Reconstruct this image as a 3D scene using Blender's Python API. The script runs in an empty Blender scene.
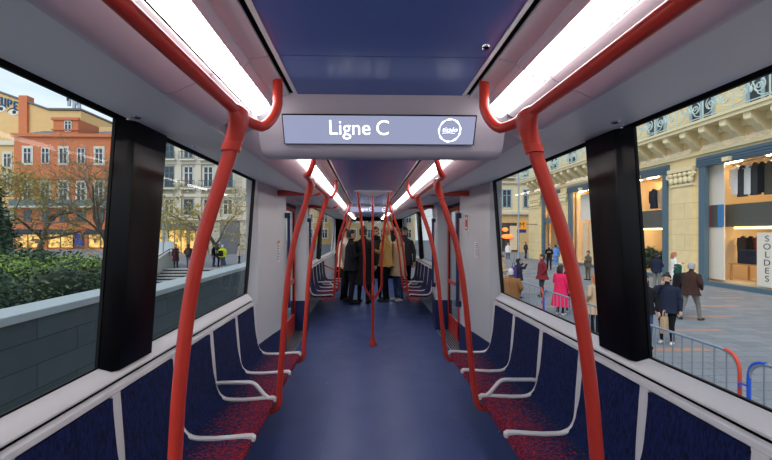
import bpy, bmesh, math, random
from mathutils import Vector, Matrix
R = math.radians
SC = bpy.context.scene
COL = SC.collection
random.seed(11)

# ------------------------------------------------------------------ materials
def lin(c):
    return tuple((v / 12.92 if v <= .04045 else ((v + .055) / 1.055) ** 2.4) for v in (x / 255 for x in c))
def mat(name, c, rough=.5, metal=0, spec=.5, noise=0, scale=20, bump=0, emit=None, estr=0, coat=0):
    m = bpy.data.materials.new(name); m.use_nodes = True
    nt = m.node_tree; b = nt.nodes['Principled BSDF']
    col = lin(c) + (1,)
    b.inputs['Base Color'].default_value = col
    b.inputs['Roughness'].default_value = rough
    b.inputs['Metallic'].default_value = metal
    b.inputs['Specular IOR Level'].default_value = spec
    if coat: b.inputs['Coat Weight'].default_value = coat; b.inputs['Coat Roughness'].default_value = .12
    if noise or bump:
        tc = nt.nodes.new('ShaderNodeTexCoord')
        n = nt.nodes.new('ShaderNodeTexNoise'); n.inputs['Scale'].default_value = scale; n.inputs['Detail'].default_value = 5
        nt.links.new(tc.outputs['Object'], n.inputs['Vector'])
        if noise:
            mx = nt.nodes.new('ShaderNodeMix'); mx.data_type = 'RGBA'
            mx.inputs[6].default_value = tuple(v * (1 - noise) for v in col[:3]) + (1,)
            mx.inputs[7].default_value = tuple(min(1, v * (1 + noise)) for v in col[:3]) + (1,)
            nt.links.new(n.outputs['Fac'], mx.inputs[0]); nt.links.new(mx.outputs[2], b.inputs['Base Color'])
        if bump:
            bp = nt.nodes.new('ShaderNodeBump'); bp.inputs['Strength'].default_value = bump; bp.inputs['Distance'].default_value = .01
            nt.links.new(n.outputs['Fac'], bp.inputs['Height']); nt.links.new(bp.outputs['Normal'], b.inputs['Normal'])
    if emit:
        b.inputs['Emission Color'].default_value = lin(emit) + (1,); b.inputs['Emission Strength'].default_value = estr
    return m

def N(nt, t, **kw):
    n = nt.nodes.new(t)
    for k, v in kw.items(): setattr(n, k, v)
    return n
def math_node(nt, op, a, b=None):
    n = N(nt, 'ShaderNodeMath', operation=op)
    for i, v in enumerate((a, b)):
        if v is None: continue
        if isinstance(v, (int, float)): n.inputs[i].default_value = v
        else: nt.links.new(v, n.inputs[i])
    return n.outputs[0]
def mixc(nt, fac, a, b):
    n = N(nt, 'ShaderNodeMix', data_type='RGBA')
    for i, v in ((0, fac), (6, a), (7, b)):
        if isinstance(v, tuple): n.inputs[i].default_value = v
        elif isinstance(v, (int, float)): n.inputs[i].default_value = v
        else: nt.links.new(v, n.inputs[i])
    return n.outputs[2]

def glass_mat(name, tint, refl=1.45):
    m = bpy.data.materials.new(name); m.use_nodes = True; nt = m.node_tree; nt.nodes.clear()
    o = N(nt, 'ShaderNodeOutputMaterial'); t = N(nt, 'ShaderNodeBsdfTransparent'); g = N(nt, 'ShaderNodeBsdfGlossy')
    f = N(nt, 'ShaderNodeLayerWeight'); x = N(nt, 'ShaderNodeMixShader'); r0 = ((refl - 1) / (refl + 1)) ** 2
    t.inputs[0].default_value = tint + (1,); g.inputs['Roughness'].default_value = .01; f.inputs[0].default_value = .5
    fr = math_node(nt, 'ADD', math_node(nt, 'MULTIPLY', math_node(nt, 'POWER', f.outputs['Facing'], 5), 1 - r0), r0)   # Schlick, the same from both faces of the pane
    nt.links.new(fr, x.inputs[0]); nt.links.new(t.outputs[0], x.inputs[1]); nt.links.new(g.outputs[0], x.inputs[2])
    nt.links.new(x.outputs[0], o.inputs[0])
    return m

def fabric_mat(name, seat):
    m = mat(name, (18, 30, 72), .92, spec=.12); nt = m.node_tree; b = nt.nodes['Principled BSDF']
    geo = N(nt, 'ShaderNodeNewGeometry')
    sx = N(nt, 'ShaderNodeSeparateXYZ'); nt.links.new(geo.outputs['Position'], sx.inputs[0])
    ax = math_node(nt, 'ABSOLUTE', sx.outputs[0])
    # woven dashes: two stretched cell patterns
    def cells(sc):
        mp = N(nt, 'ShaderNodeMapping'); mp.inputs['Scale'].default_value = sc
        nt.links.new(geo.outputs['Position'], mp.inputs[0])
        v = N(nt, 'ShaderNodeTexVoronoi', distance='CHEBYCHEV'); v.inputs['Scale'].default_value = 1
        nt.links.new(mp.outputs[0], v.inputs['Vector'])
        s = N(nt, 'ShaderNodeSeparateColor'); nt.links.new(v.outputs['Color'], s.inputs[0])
        return s.outputs[0], s.outputs[1]
    a1, a2 = cells((75, 170, 40)); b1, b2 = cells((180, 80, 40))
    if seat:
        mr = N(nt, 'ShaderNodeMapRange'); nt.links.new(ax, mr.inputs[0])
        mr.inputs[1].default_value = .72; mr.inputs[2].default_value = 1.07; mr.inputs[3].default_value = .68; mr.inputs[4].default_value = .0
        th = mr.outputs[0]
    else: th = .0
    fa = math_node(nt, 'LESS_THAN', a1, th)
    fb = math_node(nt, 'LESS_THAN', b1, math_node(nt, 'MULTIPLY', th, .62))
    navy = mixc(nt, a2, lin((11, 18, 46)) + (1,), lin((26, 38, 88)) + (1,))
    red = mixc(nt, b2, lin((112, 18, 34)) + (1,), lin((164, 36, 44)) + (1,))
    dark = mixc(nt, b2, lin((70, 16, 44)) + (1,), lin((112, 22, 44)) + (1,))
    c = mixc(nt, fa, navy, red); c = mixc(nt, fb, c, dark)
    nt.links.new(c, b.inputs['Base Color'])
    b.inputs['Sheen Weight'].default_value = .05
    bp = N(nt, 'ShaderNodeBump'); bp.inputs['Strength'].default_value = .35; bp.inputs['Distance'].default_value = .003
    nt.links.new(a1, bp.inputs['Height']); nt.links.new(bp.outputs[0], b.inputs['Normal'])
    return m

def block_mat(name, c, mortar, bw, bh, axis='XZ', var=.12, ms=.012, rough=.8, bumpy=.3, off=.5):
    """Courses of stone, slabs or bricks laid in the plane named by axis."""
    m = mat(name, c, rough, spec=.3); nt = m.node_tree; b = nt.nodes['Principled BSDF']
    tc = N(nt, 'ShaderNodeTexCoord'); s = N(nt, 'ShaderNodeSeparateXYZ'); cb = N(nt, 'ShaderNodeCombineXYZ')
    nt.links.new(tc.outputs['Object'], s.inputs[0])
    nt.links.new(s.outputs['XYZ'.index(axis[0])], cb.inputs[0]); nt.links.new(s.outputs['XYZ'.index(axis[1])], cb.inputs[1])
    br = N(nt, 'ShaderNodeTexBrick'); nt.links.new(cb.outputs[0], br.inputs['Vector'])
    br.offset = off
    L = lin(c)
    br.inputs['Color1'].default_value = tuple(v * (1 - var) for v in L) + (1,)
    br.inputs['Color2'].default_value = tuple(min(1, v * (1 + var)) for v in L) + (1,)
    br.inputs['Mortar'].default_value = lin(mortar) + (1,)
    br.inputs['Scale'].default_value = 1; br.inputs['Brick Width'].default_value = bw; br.inputs['Row Height'].default_value = bh
    br.inputs['Mortar Size'].default_value = ms
    n = N(nt, 'ShaderNodeTexNoise'); n.inputs['Scale'].default_value = 3.5; n.inputs['Detail'].default_value = 6
    nt.links.new(tc.outputs['Object'], n.inputs['Vector'])
    f = math_node(nt, 'MULTIPLY', n.outputs[0], .5)
    c2 = mixc(nt, f, br.outputs[0], tuple(v * .55 for v in L) + (1,))
    nt.links.new(c2, b.inputs['Base Color'])
    bp = N(nt, 'ShaderNodeBump'); bp.inputs['Strength'].default_value = bumpy; bp.inputs['Distance'].default_value = .01; bp.invert = True
    nt.links.new(br.outputs['Fac'], bp.inputs['Height']); nt.links.new(bp.outputs[0], b.inputs['Normal'])
    return m

def leaf_mat(name, c1, c2, scale=6):
    m = mat(name, c1, .6, spec=.3); nt = m.node_tree; b = nt.nodes['Principled BSDF']
    g = N(nt, 'ShaderNodeNewGeometry')
    c = mixc(nt, g.outputs['Random Per Island'], lin(c1) + (1,), lin(c2) + (1,))
    nt.links.new(c, b.inputs['Base Color'])
    return m

M = {}
M['red'] = mat('red_paint', (190, 54, 40), .3, spec=.45)
M['white'] = mat('white_plastic', (204, 204, 205), .38)
M['whitetrim'] = mat('white_trim', (214, 211, 211), .35)
M['grey'] = mat('grey_ceiling_panel', (218, 219, 221), .42)
M['pink'] = mat('pale_cove', (200, 188, 194), .4)
M['beam'] = mat('beam_panel', (184, 176, 184), .45)
M['blue'] = mat('blue_ceiling', (88, 112, 172), .22, spec=.5)
M['black'] = mat('black_gloss', (9, 9, 12), .24, spec=.3)
M['rubber'] = mat('black_rubber', (14, 14, 16), .5, spec=.15)
M['navy'] = mat('navy_paint', (28, 40, 84), .4)
M['dark'] = mat('dark_gap', (6, 6, 7), .9, spec=.05)
M['chrome'] = mat('chrome', (200, 200, 205), .18, 1)
M['steel'] = mat('galvanised_steel', (168, 176, 184), .4, .7)
M['shell'] = mat('seat_shell', (120, 118, 126), .45)
M['seat'] = fabric_mat('seat_fabric', True)
M['back'] = fabric_mat('back_fabric', False)
M['glass'] = glass_mat('window_glass', (.96, .975, .97), 1.3)
M['doorglass'] = glass_mat('tinted_door_glass', (.42, .46, .47), 1.4); M['shopglass'] = glass_mat('shop_glass', (.95, .95, .95), 1.25)
M['light'] = mat('light_diffuser', (245, 245, 250), .5, emit=(255, 251, 250), estr=8.2)
M['screen'] = mat('screen_face', (40, 42, 50), .25, emit=(146, 152, 182), estr=.85)
M['text'] = mat('screen_text', (250, 250, 255), .4, emit=(250, 250, 255), estr=1.15)

def floor_mat():
    m = mat('blue_floor', (62, 80, 134), .36, spec=.45); nt = m.node_tree; b = nt.nodes['Principled BSDF']
    g = N(nt, 'ShaderNodeNewGeometry')
    n = N(nt, 'ShaderNodeTexNoise'); n.inputs['Scale'].default_value = 260; n.inputs['Detail'].default_value = 2
    n2 = N(nt, 'ShaderNodeTexNoise'); n2.inputs['Scale'].default_value = 3; n2.inputs['Detail'].default_value = 6
    for x in (n, n2): nt.links.new(g.outputs['Position'], x.inputs['Vector'])
    c = mixc(nt, n.outputs[0], lin((58, 72, 118)) + (1,), lin((86, 102, 152)) + (1,))
    c = mixc(nt, math_node(nt, 'MULTIPLY', n2.outputs[0], .45), c, lin((54, 64, 104)) + (1,))
    n3 = N(nt, 'ShaderNodeTexNoise'); n3.inputs['Scale'].default_value = 9; n3.inputs['Detail'].default_value = 4; n3.inputs['Distortion'].default_value = 1.5; nt.links.new(g.outputs['Position'], n3.inputs['Vector'])
    c = mixc(nt, math_node(nt, 'MULTIPLY', math_node(nt, 'GREATER_THAN', n3.outputs[0], .71), .35), c, lin((34, 40, 66)) + (1,))
    c = mixc(nt, math_node(nt, 'MULTIPLY', math_node(nt, 'LESS_THAN', n3.outputs[0], .285), .3), c, lin((176, 182, 204)) + (1,))
    sx = N(nt, 'ShaderNodeSeparateXYZ'); nt.links.new(g.outputs['Position'], sx.inputs[0])
    seam = math_node(nt, 'LESS_THAN', math_node(nt, 'ABSOLUTE', math_node(nt, 'SUBTRACT', math_node(nt, 'ABSOLUTE', sx.outputs[0]), .42)), .0025)
    c = mixc(nt, math_node(nt, 'MULTIPLY', seam, .35), c, lin((40, 48, 82)) + (1,))
    nt.links.new(c, b.inputs['Base Color'])
    nt.links.new(math_node(nt, 'ADD', math_node(nt, 'MULTIPLY', n2.outputs[0], .3), .2), b.inputs['Roughness'])
    return m
M['floor'] = floor_mat()

def pave_mat():
    m = mat('grey_paving', (136, 138, 142), .7, spec=.35); nt = m.node_tree; b = nt.nodes['Principled BSDF']
    g = N(nt, 'ShaderNodeNewGeometry'); s = N(nt, 'ShaderNodeSeparateXYZ'); nt.links.new(g.outputs['Position'], s.inputs[0])
    cb = N(nt, 'ShaderNodeCombineXYZ'); nt.links.new(s.outputs[0], cb.inputs[0]); nt.links.new(s.outputs[1], cb.inputs[1])
    br = N(nt, 'ShaderNodeTexBrick'); nt.links.new(cb.outputs[0], br.inputs['Vector'])
    L = lin((138, 142, 146))
    br.inputs['Color1'].default_value = tuple(v * .82 for v in L) + (1,); br.inputs['Color2'].default_value = tuple(v * 1.08 for v in L) + (1,)
    br.inputs['Mortar'].default_value = lin((92, 94, 98)) + (1,); br.inputs['Scale'].default_value = 1
    br.inputs['Brick Width'].default_value = .6; br.inputs['Row Height'].default_value = .3; br.inputs['Mortar Size'].default_value = .008
    # terracotta bars inlaid in staggered rows
    row = math_node(nt, 'DIVIDE', s.outputs[1], 1.45); fr = math_node(nt, 'FRACT', row); fl = math_node(nt, 'FLOOR', row)
    inrow = math_node(nt, 'LESS_THAN', fr, .15)
    col = math_node(nt, 'FRACT', math_node(nt, 'ADD', math_node(nt, 'DIVIDE', s.outputs[0], 3.1), math_node(nt, 'MULTIPLY', fl, .41)))
    f = math_node(nt, 'MULTIPLY', inrow, math_node(nt, 'LESS_THAN', col, .44))
    c = mixc(nt, f, br.outputs[0], lin((184, 142, 120)) + (1,))
    n = N(nt, 'ShaderNodeTexNoise'); n.inputs['Scale'].default_value = 1.2; n.inputs['Detail'].default_value = 6; nt.links.new(g.outputs['Position'], n.inputs['Vector'])
    c = mixc(nt, math_node(nt, 'MULTIPLY', n.outputs[0], .35), c, lin((104, 106, 110)) + (1,))
    nt.links.new(c, b.inputs['Base Color'])
    return m
M['pave'] = pave_mat()

# ------------------------------------------------------------------ mesh builder
class MB:
    def __init__(s): s.v = []; s.f = []; s.m = []; s.cur = 0
    def mi(s, i): s.cur = i; return s
    def face(s, idx): s.f.append(tuple(idx)); s.m.append(s.cur)
    def add(s, vs): b = len(s.v); s.v.extend(tuple(p) for p in vs); return b
    def box(s, x0, x1, y0, y1, z0, z1):
        b = s.add([(x, y, z) for x in (x0, x1) for y in (y0, y1) for z in (z0, z1)])
        for q in ((0, 1, 3, 2), (4, 6, 7, 5), (0, 4, 5, 1), (2, 3, 7, 6), (0, 2, 6, 4), (1, 5, 7, 3)): s.face([b + i for i in q])
        return s
    def loft(s, rings, cap=True, closed=False):
        n = len(rings[0]); b = s.add([p for r in rings for p in r]); k = len(rings)
        for i in range(k if closed else k - 1):
            j = (i + 1) % k
            for a in range(n):
                c = (a + 1) % n
                s.face([b + i * n + a, b + i * n + c, b + j * n + c, b + j * n + a])
        if cap and not closed:
            s.face([b + a for a in range(n)][::-1]); s.face([b + (k - 1) * n + a for a in range(n)])
        return s
    def prism(s, prof, y0, y1):
        """closed XZ outline carried along Y"""
        return s.loft([[(x, y0, z) for x, z in prof], [(x, y1, z) for x, z in prof]])
    def prism_x(s, prof, x0, x1):
        return s.loft([[(x0, y, z) for y, z in prof], [(x1, y, z) for y, z in prof]])
    def prism_z(s, prof, z0, z1):
        return s.loft([[(x, y, z0) for x, y in prof], [(x, y, z1) for x, y in prof]])
    def tube(s, pts, r, seg=12, cap=True):
        pts = [Vector(p) for p in pts]; n = len(pts)
        rr = r if isinstance(r, (list, tuple)) else [r] * n
        rings = []; up = None
        for i, p in enumerate(pts):
            t = (pts[min(i + 1, n - 1)] - pts[max(i - 1, 0)]).normalized()
            if up is None:
                up = Vector((0, 0, 1)) if abs(t.z) < .9 else Vector((1, 0, 0))
            a = up - t * up.dot(t)
            a = a.normalized() if a.length > 1e-6 else t.orthogonal().normalized()
            up = a; b = t.cross(a)
            rings.append([p + (a * math.cos(q) + b * math.sin(q)) * rr[i] for q in (2 * math.pi * j / seg for j in range(seg))])
        return s.loft(rings, cap)
    def lathe(s, prof, c=(0, 0, 0), seg=20):
        """(radius, z) profile about a vertical axis"""
        return s.loft([[(c[0] + r * math.cos(2 * math.pi * j / seg), c[1] + r * math.sin(2 * math.pi * j / seg), c[2] + z) for j in range(seg)] for r, z in prof])
    def ball(s, c, r, seg=10, rings=7):
        rx, ry, rz = r if isinstance(r, (tuple, list)) else (r, r, r)
        P = []
        for i in range(rings + 1):
            a = math.pi * (i + .02) / (rings + .04) - math.pi / 2
            P.append([(c[0] + rx * math.cos(a) * math.cos(2 * math.pi * j / seg), c[1] + ry * math.cos(a) * math.sin(2 * math.pi * j / seg), c[2] + rz * math.sin(a)) for j in range(seg)])
        return s.loft(P)
    def mesh(s, name, mats, smooth=35):
        me = bpy.data.meshes.new(name); me.from_pydata([tuple(p) for p in s.v], [], s.f); me.update()
        for m in (mats if isinstance(mats, (list, tuple)) else [mats]): me.materials.append(M[m] if isinstance(m, str) else m)
        me.polygons.foreach_set('material_index', s.m)
        bm = bmesh.new(); bm.from_mesh(me); bmesh.ops.recalc_face_normals(bm, faces=bm.faces); bm.to_mesh(me); bm.free()
        if smooth:
            me.polygons.foreach_set('use_smooth', [True] * len(me.polygons)); me.set_sharp_from_angle(angle=R(smooth))
        return me
    def build(s, name, mats, parent=None, smooth=35, bevel=0, label=None):
        o = bpy.data.objects.new(name, s.mesh(name, mats, smooth)); COL.objects.link(o)
        if parent: o.parent = parent
        if bevel:
            b = o.modifiers.new('Bevel', 'BEVEL'); b.width = bevel; b.segments = 2; b.limit_method = 'ANGLE'; b.angle_limit = R(40)
        if label: o['label'] = label
        return o

def tag(o, label=None, cat=None, group=None, kind=None):
    if label: o['label'] = label
    if cat: o['category'] = cat
    if group: o['group'] = group
    if kind: o['kind'] = kind
    return o
def thing(name, label, cat, loc=(0, 0, 0), rz=0, group=None):
    o = bpy.data.objects.new(name, None); COL.objects.link(o); o.location = loc; o.rotation_euler = (0, 0, rz); o.empty_display_size = .1
    return tag(o, label, cat, group)
def copy_tree(o, parent=None):
    c = o.copy(); COL.objects.link(c)
    if parent: c.parent = parent
    for ch in list(o.children): copy_tree(ch, c)
    return c
def arc(p0, p1, p2, n=6):
    """rounded corner p0-p1-p2 as a quadratic curve"""
    p0, p1, p2 = Vector(p0), Vector(p1), Vector(p2)
    return [p0 * (1 - t) ** 2 + p1 * 2 * t * (1 - t) + p2 * t * t for t in (i / n for i in range(n + 1))]
def smooth_path(pts, n=5):
    """Catmull-Rom through the points"""
    P = [Vector(p) for p in pts]; P = [P[0] * 2 - P[1]] + P + [P[-1] * 2 - P[-2]]
    out = []
    for i in range(1, len(P) - 2):
        a, b, c, d = P[i - 1:i + 3]
        for k in range(n):
            t = k / n
            out.append(.5 * ((2 * b) + (c - a) * t + (2 * a - 5 * b + 4 * c - d) * t * t + (3 * b - a - 3 * c + d) * t ** 3))
    out.append(P[-2]); return out
def text_obj(name, body, size, loc, rot, m, parent=None, extrude=.001, align='CENTER', shear=0, spacing=1):
    cu = bpy.data.curves.new(name, 'FONT'); cu.body = body; cu.size = size; cu.align_x = align; cu.align_y = 'CENTER'; cu.extrude = extrude; cu.shear = shear
    cu.space_line = spacing
    cu.materials.append(M[m] if isinstance(m, str) else m)
    tmp = bpy.data.objects.new(name, cu); COL.objects.link(tmp)
    me = bpy.data.meshes.new_from_object(tmp.evaluated_get(bpy.context.evaluated_depsgraph_get()))
    bpy.data.objects.remove(tmp); bpy.data.curves.remove(cu)
    o = bpy.data.objects.new(name, me); COL.objects.link(o); o.location = loc; o.rotation_euler = rot
    if parent: o.parent = parent
    return o

# ------------------------------------------------------------------ people
M['skin'] = mat('skin', (206, 156, 130), .55)
M['skin2'] = mat('skin_dark', (150, 104, 82), .55)
M['eye'] = mat('eye', (26, 20, 18), .3)
M['lip'] = mat('lip', (150, 84, 78), .5)
def cloth(name, c, r=.85): M[name] = mat(name, c, r, spec=.2, noise=.18, scale=14, bump=.25)
for nm, c in dict(c_black=(24, 24, 28), c_navy=(34, 40, 58), c_brown=(62, 42, 36), c_tan=(196, 150, 84), c_beige=(190, 166, 132), c_pink=(226, 40, 92), c_red=(120, 40, 44),
                  c_yellow=(214, 222, 40), c_camo=(86, 80, 66), c_blue=(92, 140, 204), c_camel=(142, 98, 56), c_white=(226, 224, 218), c_jeans=(58, 76, 112), c_grey=(120, 118, 110),
                  c_dgrey=(64, 62, 66), c_green=(28, 78, 66), c_maroon=(72, 36, 42), c_purple=(78, 62, 128), c_fur=(188, 158, 126), c_cream=(216, 204, 186)).items(): cloth(nm, c)
for nm, c in dict(h_black=(24, 20, 20), h_brown=(66, 44, 32), h_grey=(160, 158, 156), h_white=(206, 202, 198), h_ginger=(176, 106, 62), h_dark=(40, 30, 28)).items():
    M[nm] = mat(nm, c, .6, noise=.3, scale=60)

def capsule(mb, a, b, ra, rb, seg=12):
    a, b = Vector(a), Vector(b); d = (b - a); L = d.length; t = d / L
    u = t.orthogonal().normalized(); w = t.cross(u); rings = []
    for i in range(1, 5):
        q = -math.pi / 2 + i * math.pi / 8
        rings.append((a + t * ra * math.sin(q), ra * math.cos(q)))
    for i in range(0, 4):
        q = i * math.pi / 8
        rings.append((b + t * rb * math.sin(q), rb * math.cos(q)))
    mb.loft([[c + (u * math.cos(2 * math.pi * j / seg) + w * math.sin(2 * math.pi * j / seg)) * r for j in range(seg)] for c, r in rings])
def ell(z, cx, cy, rx, ry, n=20): return [(cx + rx * math.cos(2 * math.pi * j / n), cy + ry * math.sin(2 * math.pi * j / n), z) for j in range(n)]

ARM = {  # elbow, wrist for the right-hand side, mirrored for the other
    'down': ((.235, -.03, 1.13), (.25, .06, .89)), 'swing_front': ((.225, .02, 1.14), (.2, .22, .97)), 'swing_back': ((.235, -.13, 1.14), (.24, -.16, .89)),
    'phone': ((.225, .03, 1.13), (.1, .27, 1.22)), 'face': ((.21, .16, 1.2), (.06, .19, 1.47)), 'pocket': ((.275, -.06, 1.15), (.215, .08, .96)),
    'raise': ((.23, .13, 1.33), (.12, .33, 1.5)), 'grip': ((.27, .12, 1.42), (.26, .26, 1.66)), 'carry': ((.235, -.02, 1.12), (.255, .07, .87))}

def person(label, loc, h=1.72, yaw=0, top='c_black', legs='c_black', shoes='c_black', hair='h_dark', style='short', arms=('down', 'down'), stride=0, coat=None,
           skin='skin', wide=1.0, look=0, group=None, extra=None, lean=0):
    k = h / 1.75
    t = thing('person', label, 'person', loc, yaw, group)
    mb = MB(); seg = []     # (a, b, radius, material slot): 0 skin, 1 top, 2 legs, 3 shoes
    def cap(a, b, ra, rb, s): capsule(mb, a, b, ra, rb); seg.append((Vector(a), Vector(b), (ra + rb) / 2, s))
    w = wide; ln = lean
    # trunk
    mb.loft([ell(.86, 0, -.005, .135 * w, .105 * w), ell(.94, 0, -.01, .168 * w, .125 * w), ell(1.04, 0, 0, .165 * w, .118 * w), ell(1.16, 0, .0 + ln * .3, .158 * w, .112 * w),
             ell(1.28, 0, .005 + ln * .6, .175 * w, .12 * w), ell(1.37, 0, ln * .9, .178 * w, .108 * w), ell(1.43, 0, -.005 + ln, .13 * w, .08), ell(1.48, 0, ln, .065, .06)])
    seg.append((Vector((0, 0, .95)), Vector((0, ln, 1.4)), .165 * w, 1))
    H = Vector((0, .015 + ln * 1.25, 1.625)); la = R(look)
    cap((0, ln, 1.45), (H.x, H.y - .015, 1.57), .058, .056, 0)
    # head: skull and jaw
    mb.ball(H + Vector((0, -.012, .018)), (.077, .096, .098), 14, 10); seg.append((H + Vector((0, 0, -.03)), H + Vector((0, 0, .05)), .09, 0))
    fw = Vector((-math.sin(la), math.cos(la), 0)); sd = Vector((math.cos(la), math.sin(la), 0))
    mb.ball(H + fw * .022 + Vector((0, 0, -.055)), (.058, .066, .066), 12, 8)
    for s_, arm in ((-1, arms[0]), (1, arms[1])):
        e, wr = (Vector((p[0] * s_ * (1 + .35 * (w - 1)), p[1] + ln * .8, p[2])) for p in ARM[arm])
        sh = Vector((.16 * s_ * w, ln * .9, 1.365))
        cap(sh, e, .062 * w, .05 * w, 1); cap(e, wr, .05 * w, .037, 1)
    for s_ in (-1, 1):
        st = stride * s_ * .2
        hip = Vector((.088 * s_ * w, -.005, .9)); kn = Vector((.095 * s_, st * .75 + .03, .49)); an = Vector((.1 * s_, st * 1.25 - .01 - (.06 if st < 0 else 0), .1 + (.05 if st < -.1 else 0)))
        toe = an + Vector((.012 * s_, .15, -.06 if st >= -.1 else -.1))
        cap(hip, kn, .088 * w, .062, 2); cap(kn, an, .06, .045, 2); cap(an + Vector((0, -.03, -.055)), toe, .042, .036, 3)
    tmp = mb.mesh('body', ['skin'], 0)
    to = bpy.data.objects.new('body', tmp); COL.objects.link(to)
    rm = to.modifiers.new('Remesh', 'REMESH'); rm.mode = 'VOXEL'; rm.voxel_size = .0165
    sm = to.modifiers.new('Smooth', 'SMOOTH'); sm.factor = .5; sm.iterations = 3
    dg = bpy.context.evaluated_depsgraph_get()
    ev = to.evaluated_get(dg); me = bpy.data.meshes.new_from_object(ev)
    V = [Vector(v.co) for v in me.vertices]; F = [tuple(p.vertices) for p in me.polygons]
    bpy.data.objects.remove(to); bpy.data.meshes.remove(tmp)
    out = MB(); out.add(V)
    for f in F:
        c = sum((V[i] for i in f), Vector()) / len(f); best = None
        for a, b, r, s_ in seg:
            d = b - a; q = max(0, min(1, (c - a).dot(d) / d.length_squared)); dist = ((a + d * q) - c).length / r
            if best is None or dist < best[0]: best = (dist, s_)
        s_ = best[1]
        if s_ == 2 and c.z > .86: s_ = 1
        if s_ == 0 and c.z < 1.49: s_ = 1
        out.mi(s_).face(f)
    bpy.data.meshes.remove(me)
    # hands: palm, four fingers of different lengths curled at the knuckle, thumb from the side of the palm
    for s_, arm in ((-1, arms[0]), (1, arms[1])):
        if arm == 'pocket': continue
        e, wr = (Vector((p[0] * s_ * (1 + .35 * (w - 1)), p[1] + ln * .8, p[2])) for p in ARM[arm])
        d = (wr - e).normalized(); side = d.cross(Vector((s_, 0, 0)));
        side = side.normalized() if side.length > .2 else Vector((0, 1, 0)); nrm = d.cross(side).normalized() * s_
        out.mi(0); capsule(out, wr - d * .01, wr + d * .075, .027, .033, 8)
        for i, L in enumerate((.066, .076, .071, .056)):
            base = wr + d * .085 + side * (.024 - .016 * i); k1 = base + (d * .9 + nrm * -.35 * 0 + Vector((-s_ * .25, 0, 0))).normalized() * L * .55
            tip = k1 + (d * .6 + Vector((-s_ * .6, 0, 0))).normalized() * L * .5
            capsule(out, base, k1, .0085, .008, 6); capsule(out, k1, tip, .008, .0065, 6)
        tb = wr + d * .03 + side * .026; t1 = tb + (d * .6 + side * .6).normalized() * .035
        capsule(out, tb, t1, .011, .0095, 6); capsule(out, t1, t1 + (d * .9 + side * .1).normalized() * .03, .0095, .0075, 6)
    # face
    out.mi(0); capsule(out, H + fw * .086 + Vector((0, 0, .012)), H + fw * .1 + Vector((0, 0, -.022)), .01, .015, 8)
    for s_ in (-1, 1):
        out.mi(0); out.ball(H + sd * .078 * s_ + Vector((0, 0, -.005)) - fw * .01, (.014, .022, .032), 8, 6)
        out.mi(4); out.ball(H + sd * .031 * s_ + fw * .078 + Vector((0, 0, .012)), (.013, .012, .008), 8, 5)
    out.mi(5); out.ball(H + fw * .078 + Vector((0, 0, -.06)), (.022, .012, .007), 8, 5)
    body = out.build('body', [skin, top, legs, shoes, 'eye', 'lip'], t, 60)
    # hair or headwear
    hm = MB()
    def cap_hair(rz=.108, low=.0):
        rings = []
        for i in range(8):
            a = i / 7 * R(88); z = H.z + .018 + math.sin(a) * rz
            rr = math.cos(a) ; rings.append([(H.x + (.087 * math.cos(q) * rr), H.y - .02 + .104 * math.sin(q) * rr, z + (.045 * max(0, math.sin(q + la * 0)) * (1 - i / 7))) for q in (2 * math.pi * j / 16 for j in range(16))])
        base = [(H.x + .083 * math.cos(q), H.y - .024 + .096 * math.sin(q) * (1 if math.sin(q) < 0 else .62), H.z + .018 - (.085 + low) * (1 if math.sin(q) < .25 else 0.05)) for q in (2 * math.pi * j / 16 for j in range(16))]
        hm.loft([base] + rings)
    if style in ('short', 'bun', 'long', 'scarf', 'shoulder'):
        cap_hair(low=.0 if style != 'long' else .02)
        if style == 'bun': hm.ball(H + Vector((0, -.06, .12)), .045, 10, 7)
        if style in ('long', 'shoulder'):
            dz = -.26 if style == 'long' else -.17
            hm.loft([ell(H.z + .04, 0, H.y - .05, .088, .07), ell(H.z - .06, 0, H.y - .06, .1, .066), ell(H.z - .16, 0, H.y - .07, .105, .055), ell(H.z + dz, 0, H.y - .075, .07, .035)])
        if style == 'scarf':
            hm.loft([ell(H.z + .02, 0, H.y - .02, .092, .1), ell(H.z - .07, 0, H.y - .02, .1, .098), ell(H.z - .14, 0, H.y - .01, .115, .115), ell(H.z - .2, 0, H.y - .01, .1, .1)])
        hm.build('hair' if style != 'scarf' else 'headscarf', hair, t, 60)
    elif style == 'cap':
        cap_hair(.1); hm.loft([[(H.x + .07 * math.cos(q), H.y + .06 + (.1 if math.sin(q) > 0 else .0) * math.sin(q), H.z + .055 + z) for q in (2 * math.pi * j / 14 for j in range(14))] for z in (0, .012)])
        hm.build('cap', hair, t, 60)
    elif style == 'beanie':
        cap_hair(.13); hm.loft([ell(H.z + .02, 0, H.y - .018, .092, .104), ell(H.z + .06, 0, H.y - .018, .094, .106)]); hm.build('beanie', hair, t, 60)
    # coat: hanging skirt of a jacket or a long coat, over the trunk
    if coat:
        z0, flare = coat
        cm = MB(); a = [(1.425, .10 * w, .07 * w), (1.40, .145 * w, .095 * w), (1.35, .172 * w, .118 * w), (1.27, .180 * w, .13 * w), (1.15, .176 * w, .134 * w), (1.0, .188 * w, .146 * w), (.9, .196 * w, .152 * w)]
        if z0 < .85: a += [((.9 + z0) / 2, (.196 + flare / 2) * w, (.152 + flare / 2) * w), (z0, (.196 + flare) * w, (.152 + flare) * w)]
        cm.loft([ell(z, 0, ln * max(0, (z - .9) / .5), rx, ry, 24) for z, rx, ry in a]); cm.build('coat_skirt', top, t, 60)
        cl = MB(); cl.loft([ell(1.40, 0, ln, .095, .09), ell(1.445, 0, ln, .082, .08), ell(1.475, 0, ln, .072, .072)]); cl.build('collar', top, t, 60)
    if extra:
        for nm, m, fn in extra:
            xm = MB(); fn(xm); xm.build(nm, m, t, 50)
    t.scale = (k, k, k)
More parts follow.
